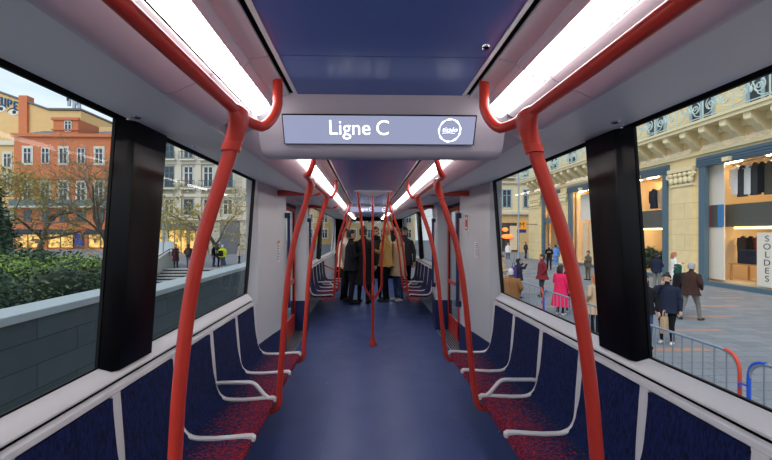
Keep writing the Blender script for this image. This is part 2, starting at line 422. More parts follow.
    return t
def face_to(dx, dy): return math.atan2(-dx, dy)

G = -.95      # street level below the cabin floor
def scarf(m): m.loft([ell(1.42, 0, .01, .105, .1), ell(1.47, 0, .01, .115, .108), ell(1.52, 0, .012, .098, .096)])
def glasses(m):
    for s in (-1, 1): m.tube([(s * .031 + .022 * math.cos(q), .112, 1.637 + .017 * math.sin(q)) for q in (i * math.pi / 6 for i in range(13))], .0035, 6)
    m.tube([(-.01, .113, 1.64), (.01, .113, 1.64)], .0035, 6)
# passengers standing at the far end of the car
person('standing passenger in tan jacket and black trousers, looking sideways', (.36, 8.0, 0), 1.74, R(70), 'c_tan', 'c_black', 'c_dgrey', 'h_ginger', 'short', ('phone', 'down'), coat=(.84, .02), wide=1.1)
person('standing passenger with glasses and dark scarf, behind the tan jacket', (.14, 8.45, 0), 1.76, R(175), 'c_dgrey', 'c_black', 'c_black', 'h_dark', 'short', ('down', 'grip'), coat=(.8, .02), extra=[('scarf', 'c_black', scarf), ('eyeglasses', 'c_black', glasses)])
person('passenger in long black coat with back turned, beside the centre pole', (-.16, 7.75, 0), 1.74, R(-20), 'c_black', 'c_black', 'c_black', 'h_black', 'beanie', ('phone', 'down'), coat=(.45, .05), wide=1.1)
person('passenger in black jacket holding a phone, third pole of the hedge side', (-.44, 7.75, 0), 1.68, R(-80), 'c_black', 'c_black', 'c_black', 'h_black', 'short', ('phone', 'phone'), coat=(.8, .03), wide=1.05)
person('passenger in cream jacket and black trousers by the hedge side windows', (-.62, 8.2, 0), 1.72, R(-110), 'c_cream', 'c_black', 'c_dgrey', 'h_black', 'short', ('down', 'down'), coat=(.82, .02))
person('passenger in long beige coat, jeans and white shoes, shop side', (.66, 8.05, 0), 1.72, R(120), 'c_beige', 'c_jeans', 'c_white', 'h_brown', 'short', ('grip', 'down'), coat=(.62, .05))
person('passenger in dark jacket and black cap by the shop side windows', (.86, 8.5, 0), 1.76, R(160), 'c_dgrey', 'c_black', 'c_black', 'h_black', 'cap', ('down', 'grip'), coat=(.8, .02))

# street on the shop side
g = None
person('woman in navy puffer jacket with hair bun and white boots, hand at her mouth', (6.83, 7.74, G), 1.62, face_to(-.85, -.6), 'c_navy', 'c_black', 'c_white', 'h_black', 'bun', ('carry', 'face'), coat=(.8, .03), wide=1.2)
person('grey haired man in dark brown jacket and grey trousers, walking', (9.36, 9.8, G), 1.69, face_to(.75, .2), 'c_brown', 'c_grey', 'c_dgrey', 'h_grey', 'short', ('swing_front', 'pocket'), stride=1, coat=(.78, .03), wide=1.15, lean=.05)
person('long haired woman in black jacket and jeans beside the window pillar', (6.1, 7.5, G), 1.64, face_to(-.5, -.9), 'c_black', 'c_jeans', 'c_black', 'h_brown', 'long', ('down', 'down'), coat=(.82, .02))
person('woman in black with green headscarf behind the walking grey haired man', (9.45, 10.3, G), 1.6, face_to(-.6, .4), 'c_black', 'c_black', 'c_black', 'c_green', 'scarf', ('down', 'down'), coat=(.5, .06))
person('man in black cap, navy jacket and pale trousers by the shop window', (12.85, 15.0, G), 1.68, face_to(.9, .3), 'c_navy', 'c_grey', 'c_dgrey', 'h_black', 'cap', ('down', 'phone'), coat=(.84, .02))
person('ginger haired woman in white patterned coat by the stone pier', (13.4, 14.75, G), 1.72, face_to(.7, -.3), 'c_white', 'c_white', 'c_black', 'h_ginger', 'shoulder', ('phone', 'down'), coat=(.55, .05))
person('woman in long bright pink coat with back turned at the barrier', (5.95, 10.55, G), 1.57, face_to(.8, .5), 'c_pink', 'c_black', 'c_white', 'h_dark', 'shoulder', ('phone', 'down'), coat=(.32, .09), wide=1.1)
person('person in black with black bag beside the pink coat', (6.4, 10.75, G), 1.62, face_to(.6, .7), 'c_black', 'c_black', 'c_white', 'h_brown', 'short', ('down', 'down'), coat=(.7, .03))
person('man in dark red puffer jacket and grey trousers, head bare', (6.9, 13.5, G), 1.71, face_to(-.9, .2), 'c_red', 'c_dgrey', 'c_dgrey', 'h_dark', 'short', ('pocket', 'pocket'), coat=(.74, .05), wide=1.25)
person('man all in black standing in front of the doorway', (12.5, 23.4, G), 1.76, face_to(-.5, -.9), 'c_black', 'c_black', 'c_black', 'h_dark', 'short', ('phone', 'phone'))
person('person in light blue clothes near the doorway', (14.4, 26, G), 1.66, face_to(.3, .9), 'c_blue', 'c_blue', 'c_white', 'h_black', 'short', ('phone', 'down'), coat=(.8, .03))
person('person in navy cap and navy jacket raising a phone', (5.85, 13.3, G), 1.56, face_to(.95, .2), 'c_navy', 'c_black', 'c_black', 'c_navy', 'cap', ('raise', 'raise'), coat=(.8, .03), wide=1.1)
person('white haired person in brown camel coat close to the tram', (3.98, 9.6, G), 1.55, face_to(.4, .9), 'c_camel', 'c_dgrey', 'c_dgrey', 'h_white', 'short', ('pocket', 'pocket'), coat=(.35, .1), wide=1.4)
person('woman in long beige coat looking at a phone beyond the barrier', (4.92, 12.6, G), 1.74, face_to(.5, -.5), 'c_beige', 'c_black', 'c_black', 'h_brown', 'short', ('phone', 'phone'), coat=(.5, .05))
person('person in brown camouflage jacket standing near the display window', (11.9, 18.3, G), 1.58, face_to(-.8, -.2), 'c_camo', 'c_camo', 'c_black', 'h_dark', 'bun', ('phone', 'down'), coat=(.8, .03))
person('person in pale fur coat half hidden by the window pillar', (5.72, 8.6, G), 1.5, face_to(-.3, .9), 'c_fur', 'c_black', 'c_black', 'h_ginger', 'shoulder', ('pocket', 'pocket'), coat=(.6, .06), wide=1.2)
person('person in white jacket far away by the neon window', (13.0, 31.5, G), 1.66, face_to(-.3, -.9), 'c_white', 'c_jeans', 'c_white', 'h_dark', 'short', coat=(.8, .03))
person('pedestrian in dark clothes far away by the cross street', (15.6, 33.5, G), 1.7, face_to(.3, -.9), 'c_dgrey', 'c_black', 'c_black', 'h_dark', 'short', stride=.6)
# street on the hedge side
person('person in maroon coat standing at the top of the steps', (-14.1, 25.5, G), 1.72, face_to(.6, -.6), 'c_maroon', 'c_black', 'c_black', 'h_dark', 'short', ('phone', 'down'), coat=(.5, .04))
person('man in brown leather jacket and jeans with back turned', (-13.1, 25.4, G), 1.76, face_to(-.2, 1), 'c_brown', 'c_jeans', 'c_dgrey', 'h_dark', 'short', ('pocket', 'pocket'), coat=(.82, .03), wide=1.1)
person('person in black behind the near red pole, hedge side', (-11.75, 26.4, G), 1.72, face_to(.9, 0), 'c_black', 'c_jeans', 'c_black', 'h_dark', 'short', coat=(.8, .02))
person('man in black coat beside the yellow jacket', (-11.35, 26.3, G), 1.74, face_to(.9, .2), 'c_black', 'c_black', 'c_black', 'h_black', 'short', coat=(.7, .03), wide=1.1)
person('person in bright yellow jacket and jeans with pale hood', (-10.75, 25.6, G), 1.7, face_to(-.1, 1), 'c_yellow', 'c_jeans', 'c_white', 'h_white', 'short', ('pocket', 'pocket'), coat=(.84, .03), wide=1.2)
person('person in cream coat near the pale parapet', (-10.75, 28.9, G), 1.66, face_to(.9, .1), 'c_cream', 'c_maroon', 'c_black', 'h_brown', 'short', ('phone', 'down'), coat=(.7, .03))
person('pedestrian in dark red jacket by the lit shop entrance', (-14.6, 30.5, G), 1.7, face_to(.9, -.2), 'c_red', 'c_black', 'c_black', 'h_dark', 'short', stride=.6)

# things people carry
def bag(label, loc, m, w, d, h, handle=True, rz=0, name='shoulder_bag'):
    t = thing(name, label, 'bag', loc, rz)
    b = MB(); b.loft([[(sx * w / 2 * s, sy * d / 2 * s, z * h) for sx, sy in ((-1, -.6), (-.6, -1), (.6, -1), (1, -.6), (1, .6), (.6, 1), (-.6, 1), (-1, .6))] for z, s in ((0, .85), (.08, 1), (.6, 1), (.95, .9), (1, .75))])
    b.build('pouch', m, t, 40)
    if handle: x = MB(); x.tube(smooth_path([(-w * .3, 0, h * .97), (-w * .2, 0, h * 1.35), (w * .2, 0, h * 1.35), (w * .3, 0, h * .97)]), .012, 8); x.build('handle', m, t)
bag('tan carrier bag held by the woman in the navy puffer', (6.62, 7.58, G + .3), 'c_fur', .3, .12, .36, rz=.6)
bag('black shoulder bag hanging beside the pink coat', (6.28, 10.42, G + .72), 'c_black', .32, .16, .36, rz=.4)
bag('black backpack on the back of the yellow jacket', (-10.77, 25.32, G + .85), 'c_black', .34, .16, .42, name='backpack')
bag('purple backpack worn with the navy cap', (5.63, 13.22, G + .8), 'c_purple', .18, .3, .42, name='backpack')
bag('dark brown backpack worn on the leather jacket', (-13.06, 25.16, G + .95), 'c_dgrey', .3, .15, .4, name='backpack')

# ------------------------------------------------------------------ the car: shell
Y0, Y1 = -1.4, 12.0
CO = -.027                     # the ceiling fittings run slightly off the middle of the car
PITCH = .455
def struct(mb, name, mats, label=None, **kw):
    return tag(mb.build(name, mats, **kw), label, kind='structure')
def side(s, prof): return [(s * x, z) for x, z in prof]
def sideo(s, prof): return [(s * x + CO, z) for x, z in prof]

f = MB(); f.box(-1.32, 1.32, Y0, Y1, -.12, 0); struct(f, 'floor', 'floor', 'deep blue speckled cabin floor', smooth=0)
# walls: panels below the windows, door pillars, headers
MID = 4.9
POST = [(1.315, 3.57), (1.247, 3.345), (1.15, 3.40), (1.105, 3.76), (1.062, 4.0), (1.055, 4.17), (1.075, 4.2), (1.315, 4.2)]
for s, nm in ((-1, 'left'), (1, 'right')):
    w = MB()
    for a, b in ((Y0, 3.33), (6.47, Y1)):
        w.prism(side(s, [(1.215, 0), (1.20, .40), (1.205, .93), (1.31, .93), (1.33, 0)]), a, b)
    for mir in (0, 1):
        pl = [(s * x, (2 * MID - y) if mir else y) for x, y in POST]
        w.prism_z(pl, .5, 2.14)
        pn = [(s * (x - (.004 if x < 1.3 else 0)), (2 * MID - y) if mir else y) for x, y in POST]
    w.box(*sorted((s * 1.06, s * 1.31)), 4.2, 5.6, 2.04, 2.14)
    w.box(*sorted((s * 1.20, s * 1.34)), Y0, Y1, 2.20, 2.34)
    struct(w, 'wall_' + nm, 'white', 'white side wall with door pillars')
    k = MB()
    for mir in (0, 1):
        pn = [(s * (x - (.006 if x < 1.3 else 0)), (2 * MID - y) if mir else y) for x, y in POST]
        k.prism_z(pn, 0, .5)
    struct(k, 'baseboard_' + nm, 'navy', 'navy kick panels at the foot of the door pillars')
    sl = MB()
    for a, b in ((Y0, 3.345), (6.455, Y1)):
        sl.mi(0).prism(side(s, [(1.30, .96), (1.25, 1.018), (1.235, 1.012), (1.196, .973), (1.186, .958), (1.19, .948), (1.30, .945)]), a, b)
        sl.mi(1).prism(side(s, [(1.20, .949), (1.198, .925), (1.30, .925), (1.30, .949)]), a, b)
        sl.mi(0).prism(side(s, [(1.21, .932), (1.182, .934), (1.168, .928), (1.165, .908), (1.175, .900), (1.21, .898)]), a, b)
    struct(sl, 'trim_1' if s < 0 else 'trim_2', ['whitetrim', 'dark'], 'white window ledge with a dark groove above the seat backs')
    th = MB()
    for i in range(7):
        x = 1.06 + i * .034
        th.mi(0).box(*sorted((s * x, s * (x + .02))), 4.2, 5.6, 0, .012)
        th.mi(1).box(*sorted((s * (x + .02), s * (x + .034))), 4.2, 5.6, 0, .006)
    struct(th, 'trim_3' if s < 0 else 'trim_4', ['steel', 'dark'], 'ribbed metal door threshold', smooth=0)

# ceiling
c = MB()
NEAR = [(Y0, 1.066), (1.07, 1.40)]; FAR = [(1.56, 3.2), (3.204, 4.9), (4.904, 6.66), (6.9, 8.6), (8.604, 10.3), (10.304, Y1)]
for a, b in NEAR + FAR:
    c.mi(0).box(-.326 + CO, .326 + CO, a, b, 2.15, 2.3)
    for s in (-1, 1):
        c.mi(1).prism(sideo(s, [(.420, 2.136), (.359, 2.146), (.359, 2.3), (.420, 2.3)]), a, b)
        c.mi(1).prism(sideo(s, [(.342, 2.15), (.3265, 2.147), (.3265, 2.3), (.342, 2.3)]), a, b)
        c.mi(3).prism(sideo(s, [(.359, 2.154), (.342, 2.154), (.342, 2.3), (.359, 2.3)]), a, b)
        c.mi(2).prism(sideo(s, [(.447, 2.120), (.439, 2.109), (.430, 2.113), (.420, 2.128), (.420, 2.3), (.447, 2.3)]), a, b)
        c.mi(2).prism(sideo(s, [(.69, 2.034), (.67, 2.0285), (.655, 2.0285), (.64, 2.034), (.60, 2.052), (.56, 2.071), (.527, 2.088), (.527, 2.3), (.69, 2.3)]), a, b)
        c.mi(3).prism(sideo(s, [(.527, 2.094), (.516, 2.094), (.516, 2.3), (.527, 2.3)]), a, b)
for s in (-1, 1):
    for a, b in ((Y0, 1.68), (1.685, 4.2), (4.204, 6.66), (6.9, 9.2), (9.204, Y1)):
        c.mi(4).prism([(s * 1.185, 2.15), (s * 1.138, 2.106), (s * .689 + CO, 2.0335), (s * .689 + CO, 2.3), (s * 1.21, 2.3), (s * 1.21, 2.19)], a, b)
    c.mi(3).box(*sorted((s * .70, s * 1.2)), Y0, Y1, 2.2, 2.3)
c.mi(4).box(-1.34, 1.34, Y0, Y1, 2.3, 2.37)
struct(c, 'ceiling', ['blue', 'white', 'pink', 'dark', 'grey'], 'cabin ceiling with blue centre panel, pale coves and grey side panels', smooth=30)

# bulkheads that carry the displays
def bulkhead(y, name, zb=1.925):
    d = zb - 1.925
    b = MB(); prof = [(y - .01, 2.17), (y, 2.125), (y + .022, 2.105 ), (y + .085, 1.955 + d), (y + .105, 1.932 + d), (y + .14, 1.922 + d), (y + .18, 1.935 + d), (y + .2, 1.97 + d), (y + .21, 2.17)]
    n = 7
    rings = []
    for x, e in ((-.515, .03), (-.505, .012), (-.48, .0), (.48, 0), (.505, .012), (.515, .03)):
        cy = y + .1; cz = 2.1
        rings.append([(x + CO * .5, yy + (cy - yy) * e * 4, zz + (cz - zz) * e * 2 if zz < 2.15 else zz) for yy, zz in prof])
    b.loft(rings)
    for s in (-1, 1):   # side pieces that close the light troughs
        b.prism(sideo(s, [(.50, 2.03), (.545, 2.06), (.545, 2.2), (.35, 2.2), (.35, 2.12)]), y + .05, y + .2)
    return struct(b, name, 'beam', 'pale cross beam that carries a display', smooth=40)
bulkhead(1.37, 'trim_5'); bulkhead(6.67, 'trim_6', 2.0)

def display(y, zb, label):
    d = zb - 1.925
    t = thing('passenger_information_display', label, 'display', (CO, y + .051, 2.0285 + d * .5), 0)
    ang = math.atan2(.063, .15) # face leans forward at the top
    t.rotation_euler = (ang, 0, 0)
    hw, hh = .397, .060
    b = MB(); b.box(-hw, hw, -.012, .01, -hh, hh); b.build('bezel', 'rubber', t, 0, .002)
    p = MB(); p.box(-hw + .005, hw - .006, -.0145, -.011, -hh + .004, hh - .005); p.build('screen', 'screen', t, 0)
    text_obj('lettering', 'Ligne', .083, (-.124, -.016, .006), (R(90), 0, 0), 'text', t, .0006); text_obj('lettering', 'C', .083, (.011, -.016, .006), (R(90), 0, 0), 'text', t, .0006)
    g = MB()
    cx, cz, ro = .288, 0, .047
    n = 60
    pts = [(cx + ro * .94 * math.cos(i * 2 * math.pi / n), -.0158, cz + ro * .94 * math.sin(i * 2 * math.pi / n)) for i in range(n + 1)]
    g.tube(pts, [.0030 + .0012 * math.sin(i * .9) for i in range(n + 1)], 6)
    g.build('logo_ring', 'text', t, 40)
    text_obj('logo_text', 'tisséo', .027, (cx, -.016, .003), (R(90), 0, 0), 'text', t, .0006, shear=.25)
    u = MB(); u.tube([(cx - .03, -.0158, -.011), (cx, -.0158, -.009), (cx + .022, -.0158, -.012)], .0011, 5); u.build('logo_swash', 'text', t)
    return t
display(1.37, 1.925, 'wide pale screen on the near cross beam showing a line name and round logo')
display(6.67, 2.0, 'small distant screen on the far cross beam beyond the centre pole')

# light strips
LN = {('L', 0): 'white light strip above the hedge side, stretch before the joint', ('R', 0): 'white light strip above the shop side, stretch before the joint',
      ('L', 1): 'short white light strip above the hedge side, between joint and display', ('R', 1): 'short white light strip above the shop side, between joint and display',
      ('L', 2): 'white light strip over the hedge side door, behind the display', ('R', 2): 'white light strip over the shop side door, behind the display',
      ('L', 3): 'white light strip over the far seats, hedge side', ('R', 3): 'white light strip over the far seats, shop side'}
for s, q in ((-1, 'L'), (1, 'R')):
    for i, (a, b) in enumerate(((Y0 + .02, 1.066), (1.072, 1.41), (1.58, 6.64), (6.92, Y1 - .02))):
        t = thing('ceiling_light', LN[(q, i)], 'light', (s * .479 + CO, (a + b) / 2, 2.102), 0, 'continuous ceiling light strips')
        h = (b - a) / 2
        m = MB(); m.prism([(s * .036, -.010), (s * .030, -.020), (s * .018, -.0245), (s * -.004, -.018), (s * -.032, .010), (s * -.032, .045), (s * .036, .045)], -h, h); m.build('diffuser', 'light', t, 20)
        for yy in (-h, h - .006):
            e = MB(); e.prism([(s * .0365, -.011), (s * .030, -.0212), (s * .018, -.0256), (s * -.004, -.019), (s * -.0325, .0095), (s * -.0325, .046), (s * .0365, .046)], yy - .001, yy + .006); e.build('end_cap', 'whitetrim', t, 0)

# small round fittings
def fitting(x, y, z, label, r=.019):
    t = thing('ceiling_fitting', label, 'fitting', (x, y, z))
    a = MB(); a.lathe([(r, .004), (r, -.002), (r * .8, -.006), (r * .62, -.004), (r * .6, .002)], seg=20); a.build('ring', 'chrome', t)
    b = MB(); b.lathe([(r * .58, .003), (r * .5, -.003), (r * .1, -.006)], seg=16); b.build('core', 'dark', t)
fitting(-1.05, 1.465, 2.0885, 'small round chrome fitting in grey panel by the hedge side pillar')
fitting(1.0, 1.465, 2.0825, 'small round chrome fitting in grey panel by the shop side pillar')
fitting(-1.05, 1.955, 2.0885, 'small round fitting in grey panel over the second hedge side window', .014)
fitting(.27, 1.0, 2.149, 'small round chrome fitting in the blue ceiling panel', .013)

# windows: black frame, tilted pane
def window(n, s, a, b, label):
    XT, ZT, XB, ZB = 1.165, 2.10, 1.243, 1.018
    at = lambda z: XB + (XT - XB) * (z - ZB) / (ZT - ZB)
    fr = MB()
    def bar(y0, y1, z0, z1, d=.009):
        fr.loft([[(s * (at(z0) - .004), y, z0), (s * (at(z1) - .004), y, z1), (s * (at(z1) + d), y, z1), (s * (at(z0) + d), y, z0)] for y in (y0, y1)])
    bar(a - .06, b + .06, 2.094, 2.16); bar(a - .06, b + .06, .99, 1.022); bar(a - .06, a + .004, 1.0, 2.12); bar(b - .004, b + .06, 1.0, 2.12)
    o = tag(fr.build('window_%d' % n, 'rubber', smooth=0), label, kind='structure')
    g = MB(); z0, z1 = 1.025, 2.095
    g.loft([[(s * (at(z0) + .006), y, z0), (s * (at(z1) + .006), y, z1), (s * (at(z1) + .0065), y, z1), (s * (at(z0) + .0065), y, z0)] for y in (a - .01, b + .01)])
    g.f = [g.f[0]]; g.m = [0]      # one sheet of glass
    # keep the inner sheet only
    g = MB(); g.face([g.add([(s * (at(z0) + .006), a - .01, z0)]), g.add([(s * (at(z0) + .006), b + .01, z0)]), g.add([(s * (at(z1) + .006), b + .01, z1)]), g.add([(s * (at(z1) + .006), a - .01, z1)])])
    g.build('pane', 'glass', o, 0)
def pillar(n, s, y0, y1):
    p = MB()
    for_b = [(1.25, y0 + .04), (1.238, y0), (1.192, y0 + .052), (1.188, y0 + .064), (1.188, y1 - .008), (1.194, y1), (1.25, y1)]
    zs = (.985, 2.10); sh = (0, -.078)
    p.loft([[(s * (x + d), y, z) for x, y in for_b] for z, d in zip(zs, sh)])
    struct(p, 'trim_%d' % n, 'black', 'glossy black window pillar', smooth=30)
for s, n0, sd in ((-1, 1, 'hedge'), (1, 5, 'shop')):
    dy = 0 if s < 0 else .05
    window(n0, s, Y0 + .1, 1.507 + dy * 1.3, 'near window of the %s side' % sd); window(n0 + 1, s, 1.848 + dy, 3.30, 'second window of the %s side' % sd)
    window(n0 + 2, s, 6.52, 7.95, 'window beyond the doors, %s side' % sd); window(n0 + 3, s, 8.3, 11.7, 'last window of the %s side' % sd)
    pillar(7 if s < 0 else 8, s, 1.508 + dy * 1.3, 1.80 + dy); pillar(9 if s < 0 else 10, s, 7.93, 8.29)
    m = MB(); m.box(*sorted((s * 1.17, s * 1.3)), 11.75, Y1, .93, 2.12); struct(m, 'trim_11' if s < 0 else 'trim_12', 'white', 'white end pillar')
# ends of the car
e = MB()
for x0, x1, z0, z1 in ((-1.3, -.82, 0, 2.3), (.82, 1.3, 0, 2.3), (-.82, .82, 0, .95), (-.82, .82, 2.02, 2.3)): e.box(x0, x1, Y1, Y1 + .1, z0, z1)
struct(e, 'wall_front', 'dark', 'dark end wall of the car around its windscreen', smooth=0)
g = MB(); g.face([g.add([p]) for p in ((-.82, Y1 + .05, .95), (.82, Y1 + .05, .95), (.82, Y1 + .05, 2.02), (-.82, Y1 + .05, 2.02))])
tag(g.build('window_9', 'doorglass', smooth=0), 'windscreen at the far end of the car', kind='structure')
e = MB(); e.box(-1.3, 1.3, Y0 - .08, Y0, 0, 2.3); struct(e, 'wall_back', 'white', 'white wall behind the viewer', smooth=0)

# doors
def door(n, s, label):
    X = 1.255
    o = MB(); o.box(*sorted((s * (X - .02), s * (X + .05))), 4.2, 5.6, 1.99, 2.06)
    root = tag(o.build('door_%d' % n, 'black', smooth=0), label, kind='structure')
    for a, b in ((4.205, 4.895), (4.905, 5.595)):
        l = MB()
        for y0, y1, z0, z1 in ((a, a + .06, .02, 1.99), (b - .06, b, .02, 1.99), (a, b, 1.93, 1.99), (a, b, .80, .86), (a, b, .02, .30)):
            l.box(*sorted((s * (X - .015), s * (X + .025))), y0, y1, z0, z1)
        lf = l.build('door_leaf', 'red', root, 0, .006)
        r = MB()
        for y0, y1, z0, z1 in ((a + .06, a + .075, .3, 1.93), (b - .075, b - .06, .3, 1.93)): r.box(*sorted((s * (X - .005), s * (X + .015))), y0, y1, z0, z1)
        r.build('seal', 'rubber', lf, 0)
        g = MB(); g.face([g.add([p]) for p in ((s * X, a + .06, .3), (s * X, b - .06, .3), (s * X, b - .06, 1.93), (s * X, a + .06, 1.93))]); g.build('door_pane', 'doorglass', lf, 0)
door(1, -1, 'red framed sliding doors, hedge side'); door(2, 1, 'red framed sliding doors, shop side')

# navy grab bars and notices on the door pillars
def grab(s, y, label):
    t = thing('grab_bar', label, 'grab bar', (s * 1.015, y, 1.27), 0, 'navy grab bars on the door pillars')
    b = MB(); b.tube([(0, 0, -.56), (0, 0, .57)], .019, 12); b.build('bar', 'navy', t)
    for z in (-.53, .54):
        k = MB(); k.box(*sorted((s * -.02, s * .052)), -.028, .028, z - .032, z + .032); k.build('clamp', 'navy', t, 0, .006)
grab(-1, 4.13, 'navy vertical grab bar on the door pillar nearer the hedge side benches')
grab(1, 4.13, 'navy vertical grab bar on the door pillar with red and white notices')
grab(-1, 5.67, 'navy vertical grab bar beyond the hedge side door'); grab(1, 5.67, 'navy vertical grab bar beyond the shop side door')
M['n_red'] = mat('notice_red', (206, 52, 44), .5); M['n_white'] = mat('notice_white', (226, 222, 222), .5); M['n_ink'] = mat('notice_ink', (90, 96, 120), .6); M['n_orange'] = mat('notice_orange', (232, 128, 40), .5)
def notice(s, y, z, w, h, label, style):
    # lies flat on the sloping pillar face
    x = 1.105 - (y - 3.76) / .24 * .043 if y > 3.76 else 1.15 - (y - 3.40) / .36 * .045
    ang = math.atan2(-.043, .24) if y > 3.76 else math.atan2(-.045, .36)
    t = thing('notice', label, 'notice', (s * (x - .002), y, z), s * -ang * 1)
    b = MB(); b.box(*sorted((0, s * -.002)), -w / 2, w / 2, -h / 2, h / 2); b.build('sheet', 'n_red' if style == 'red' else 'n_white', t, 0)
    k = MB()
    if style == 'red': 
        k.box(*sorted((s * -.0022, s * -.0032)), -w * .3, w * .3, h * .2, h * .4); k.box(*sorted((s * -.0022, s * -.0032)), -w * .3, w * .3, -h * .4, -h * .3); k.build('print', 'n_white', t, 0)
    else:
        for i in range(7):
            k.box(*sorted((s * -.0022, s * -.0032)), -w * .38, w * (.1 + .26 * ((i * 37 % 10) / 10)), h * (.36 - i * .12), h * (.36 - i * .12) + h * .04)
        k.build('print', 'n_ink' if style != 'orange' else 'n_ink', t, 0)
    if style == 'orange':
        q = MB(); q.box(*sorted((s * -.0022, s * -.0032)), -w * .5, w * .5, h * .42, h * .5); q.build('heading', 'n_orange', t, 0)
notice(1, 3.94, 1.72, .055, .17, 'narrow red notice on the white door pillar', 'red')
notice(1, 3.92, 1.585, .06, .055, 'tiny white label below the red notice', 'white')
notice(1, 3.70, 1.42, .09, .17, 'white notice with small print on the white door pillar', 'white')
notice(-1, 3.90, 1.39, .07, .24, 'white notice with orange heading on the hedge side door pillar', 'orange')

# ------------------------------------------------------------------ seats
ORD = ['first', 'second', 'third', 'fourth', 'fifth', 'sixth']
def seat_meshes(s, X=.95):
    L = lambda prof: [(s * (x - X), z) for x, z in prof]
    hw = PITCH / 2 - .012
    def soft(outer_top, y, cushion):   # a padded slab: outline carried along Y, rounded off at its two ends
        rings = []
        cx = sum(p[0] for p in outer_top) / len(outer_top); cz = sum(p[1] for p in outer_top) / len(outer_top)
        for yy, k in ((-y, .955), (-y + .006, .985), (-y + .018, 1), (y - .018, 1), (y - .006, .985), (y, .955)):
            rings.append([(s * (cx + (p[0] - cx) * k - X), yy, cz + (p[1] - cz) * (k if not cushion else 1 - (1 - k) * 1.2)) for p in outer_top])
        return rings
    back = MB(); back.loft(soft([(1.166, .896), (1.160, .80), (1.150, .68), (1.140, .60), (1.128, .53), (1.108, .475), (1.075, .437), (1.03, .42), (1.04, .40), (1.12, .42), (1.17, .50), (1.188, .62), (1.196, .78), (1.197, .896)], hw, False))
    cush = MB(); cush.loft(soft([(1.075, .437), (1.03, .430), (.95, .428), (.86, .434), (.78, .440), (.745, .438), (.728, .426), (.724, .408), (.735, .393), (.78, .388), (1.06, .385), (1.11, .42)], hw, True))
    sh = MB(); sh.loft([[(s * (x - X), y, z) for x, z in ((.75, .392), (.77, .372), (1.02, .335), (1.198, .335), (1.198, .86), (1.18, .86), (1.175, .5), (1.12, .405), (1.06, .387))] for y in (-hw - .002, hw + .002)])
    fr = MB()
    path = [(1.172, .905), (1.163, .80), (1.152, .68), (1.146, .60)] + [(p.x, p.y) for p in arc((1.140, .54, 0), (1.128, .435, 0), (1.03, .434, 0), 7)] + [(.95, .433), (.86, .438), (.78, .445), (.735, .447), (.722, .438), (.722, .42)]
    wd = [.026, .023, .0205, .0195] + [.0185] * 3 + [.017] * 5 + [.016] * 4 + [.0165, .016]
    rings = []
    for i, (x, z) in enumerate(path):
        a = path[max(i - 1, 0)]; b = path[min(i + 1, len(path) - 1)]
        t = Vector((b[0] - a[0], b[1] - a[1])).normalized(); n = Vector((-t.y, t.x)) * -1
        if n.x > 0 and i < 4: n = -n
        w_ = wd[i]; o = .008
        pr = []
        for u, v in ((-w_, -.012), (-w_, .004), (-w_ * .6, o), (w_ * .6, o), (w_, .004), (w_, -.012)):
            pr.append((s * (x + n.x * v - X), u, z + n.y * v))
        rings.append(pr)
    fr.loft(rings)
    arm = MB()
    pa = [(1.150, .545), (1.10, .552), (.93, .553)] + [(p.x, p.y) for p in arc((.905, .553, 0), (.872, .551, 0), (.85, .525, 0), 5)] + [(.80, .465), (.775, .445)]
    arm.tube([(s * (x - X), 0, z) for x, z in pa], .0135, 10)
    return back, cush, sh, fr, arm
for s, sd in ((-1, 'hedge'), (1, 'shop')):
    back, cush, sh, fr, arm = seat_meshes(s)
    me = dict(backrest=back.mesh('backrest', 'back'), seat_cushion=cush.mesh('seat_cushion', 'seat'), seat_shell=sh.mesh('seat_shell', 'shell'), side_frame=fr.mesh('side_frame', 'whitetrim', 40), armrest=arm.mesh('armrest', 'whitetrim'))
    def seat(yc, label, grp, frames, arms):
        t = thing('tram_chair', label, 'seat', (s * .95, yc, 0), 0, grp)
        for nm in ('backrest', 'seat_cushion', 'seat_shell'):
            o = bpy.data.objects.new(nm, me[nm]); COL.objects.link(o); o.parent = t
        for e in frames:
            o = bpy.data.objects.new('side_frame', me['side_frame']); COL.objects.link(o); o.parent = t; o.location = (0, e * PITCH / 2, 0); o['label'] = 'white side frame'
        for e in arms:
            o = bpy.data.objects.new('armrest', me['armrest']); COL.objects.link(o); o.parent = t; o.location = (0, e * PITCH / 2, 0); o['label'] = 'white tubular armrest'
    for i in range(6):
        seat(3.335 - PITCH * (i + .5), 'navy backed seat with red speckled cushion, %s side bench, %s from the doors' % (sd, ORD[i]), 'near bench seats', (-1,) if i else (-1, 1), (-1,) if i == 1 else ())
    for i in range(5):
        seat(6.465 + PITCH * (i + .5), 'navy and red seat beyond the doors, %s side, %s from the door pillar' % (sd, ORD[i]), 'far bench seats', (1,) if i else (-1, 1), (1,) if i == 1 else ())

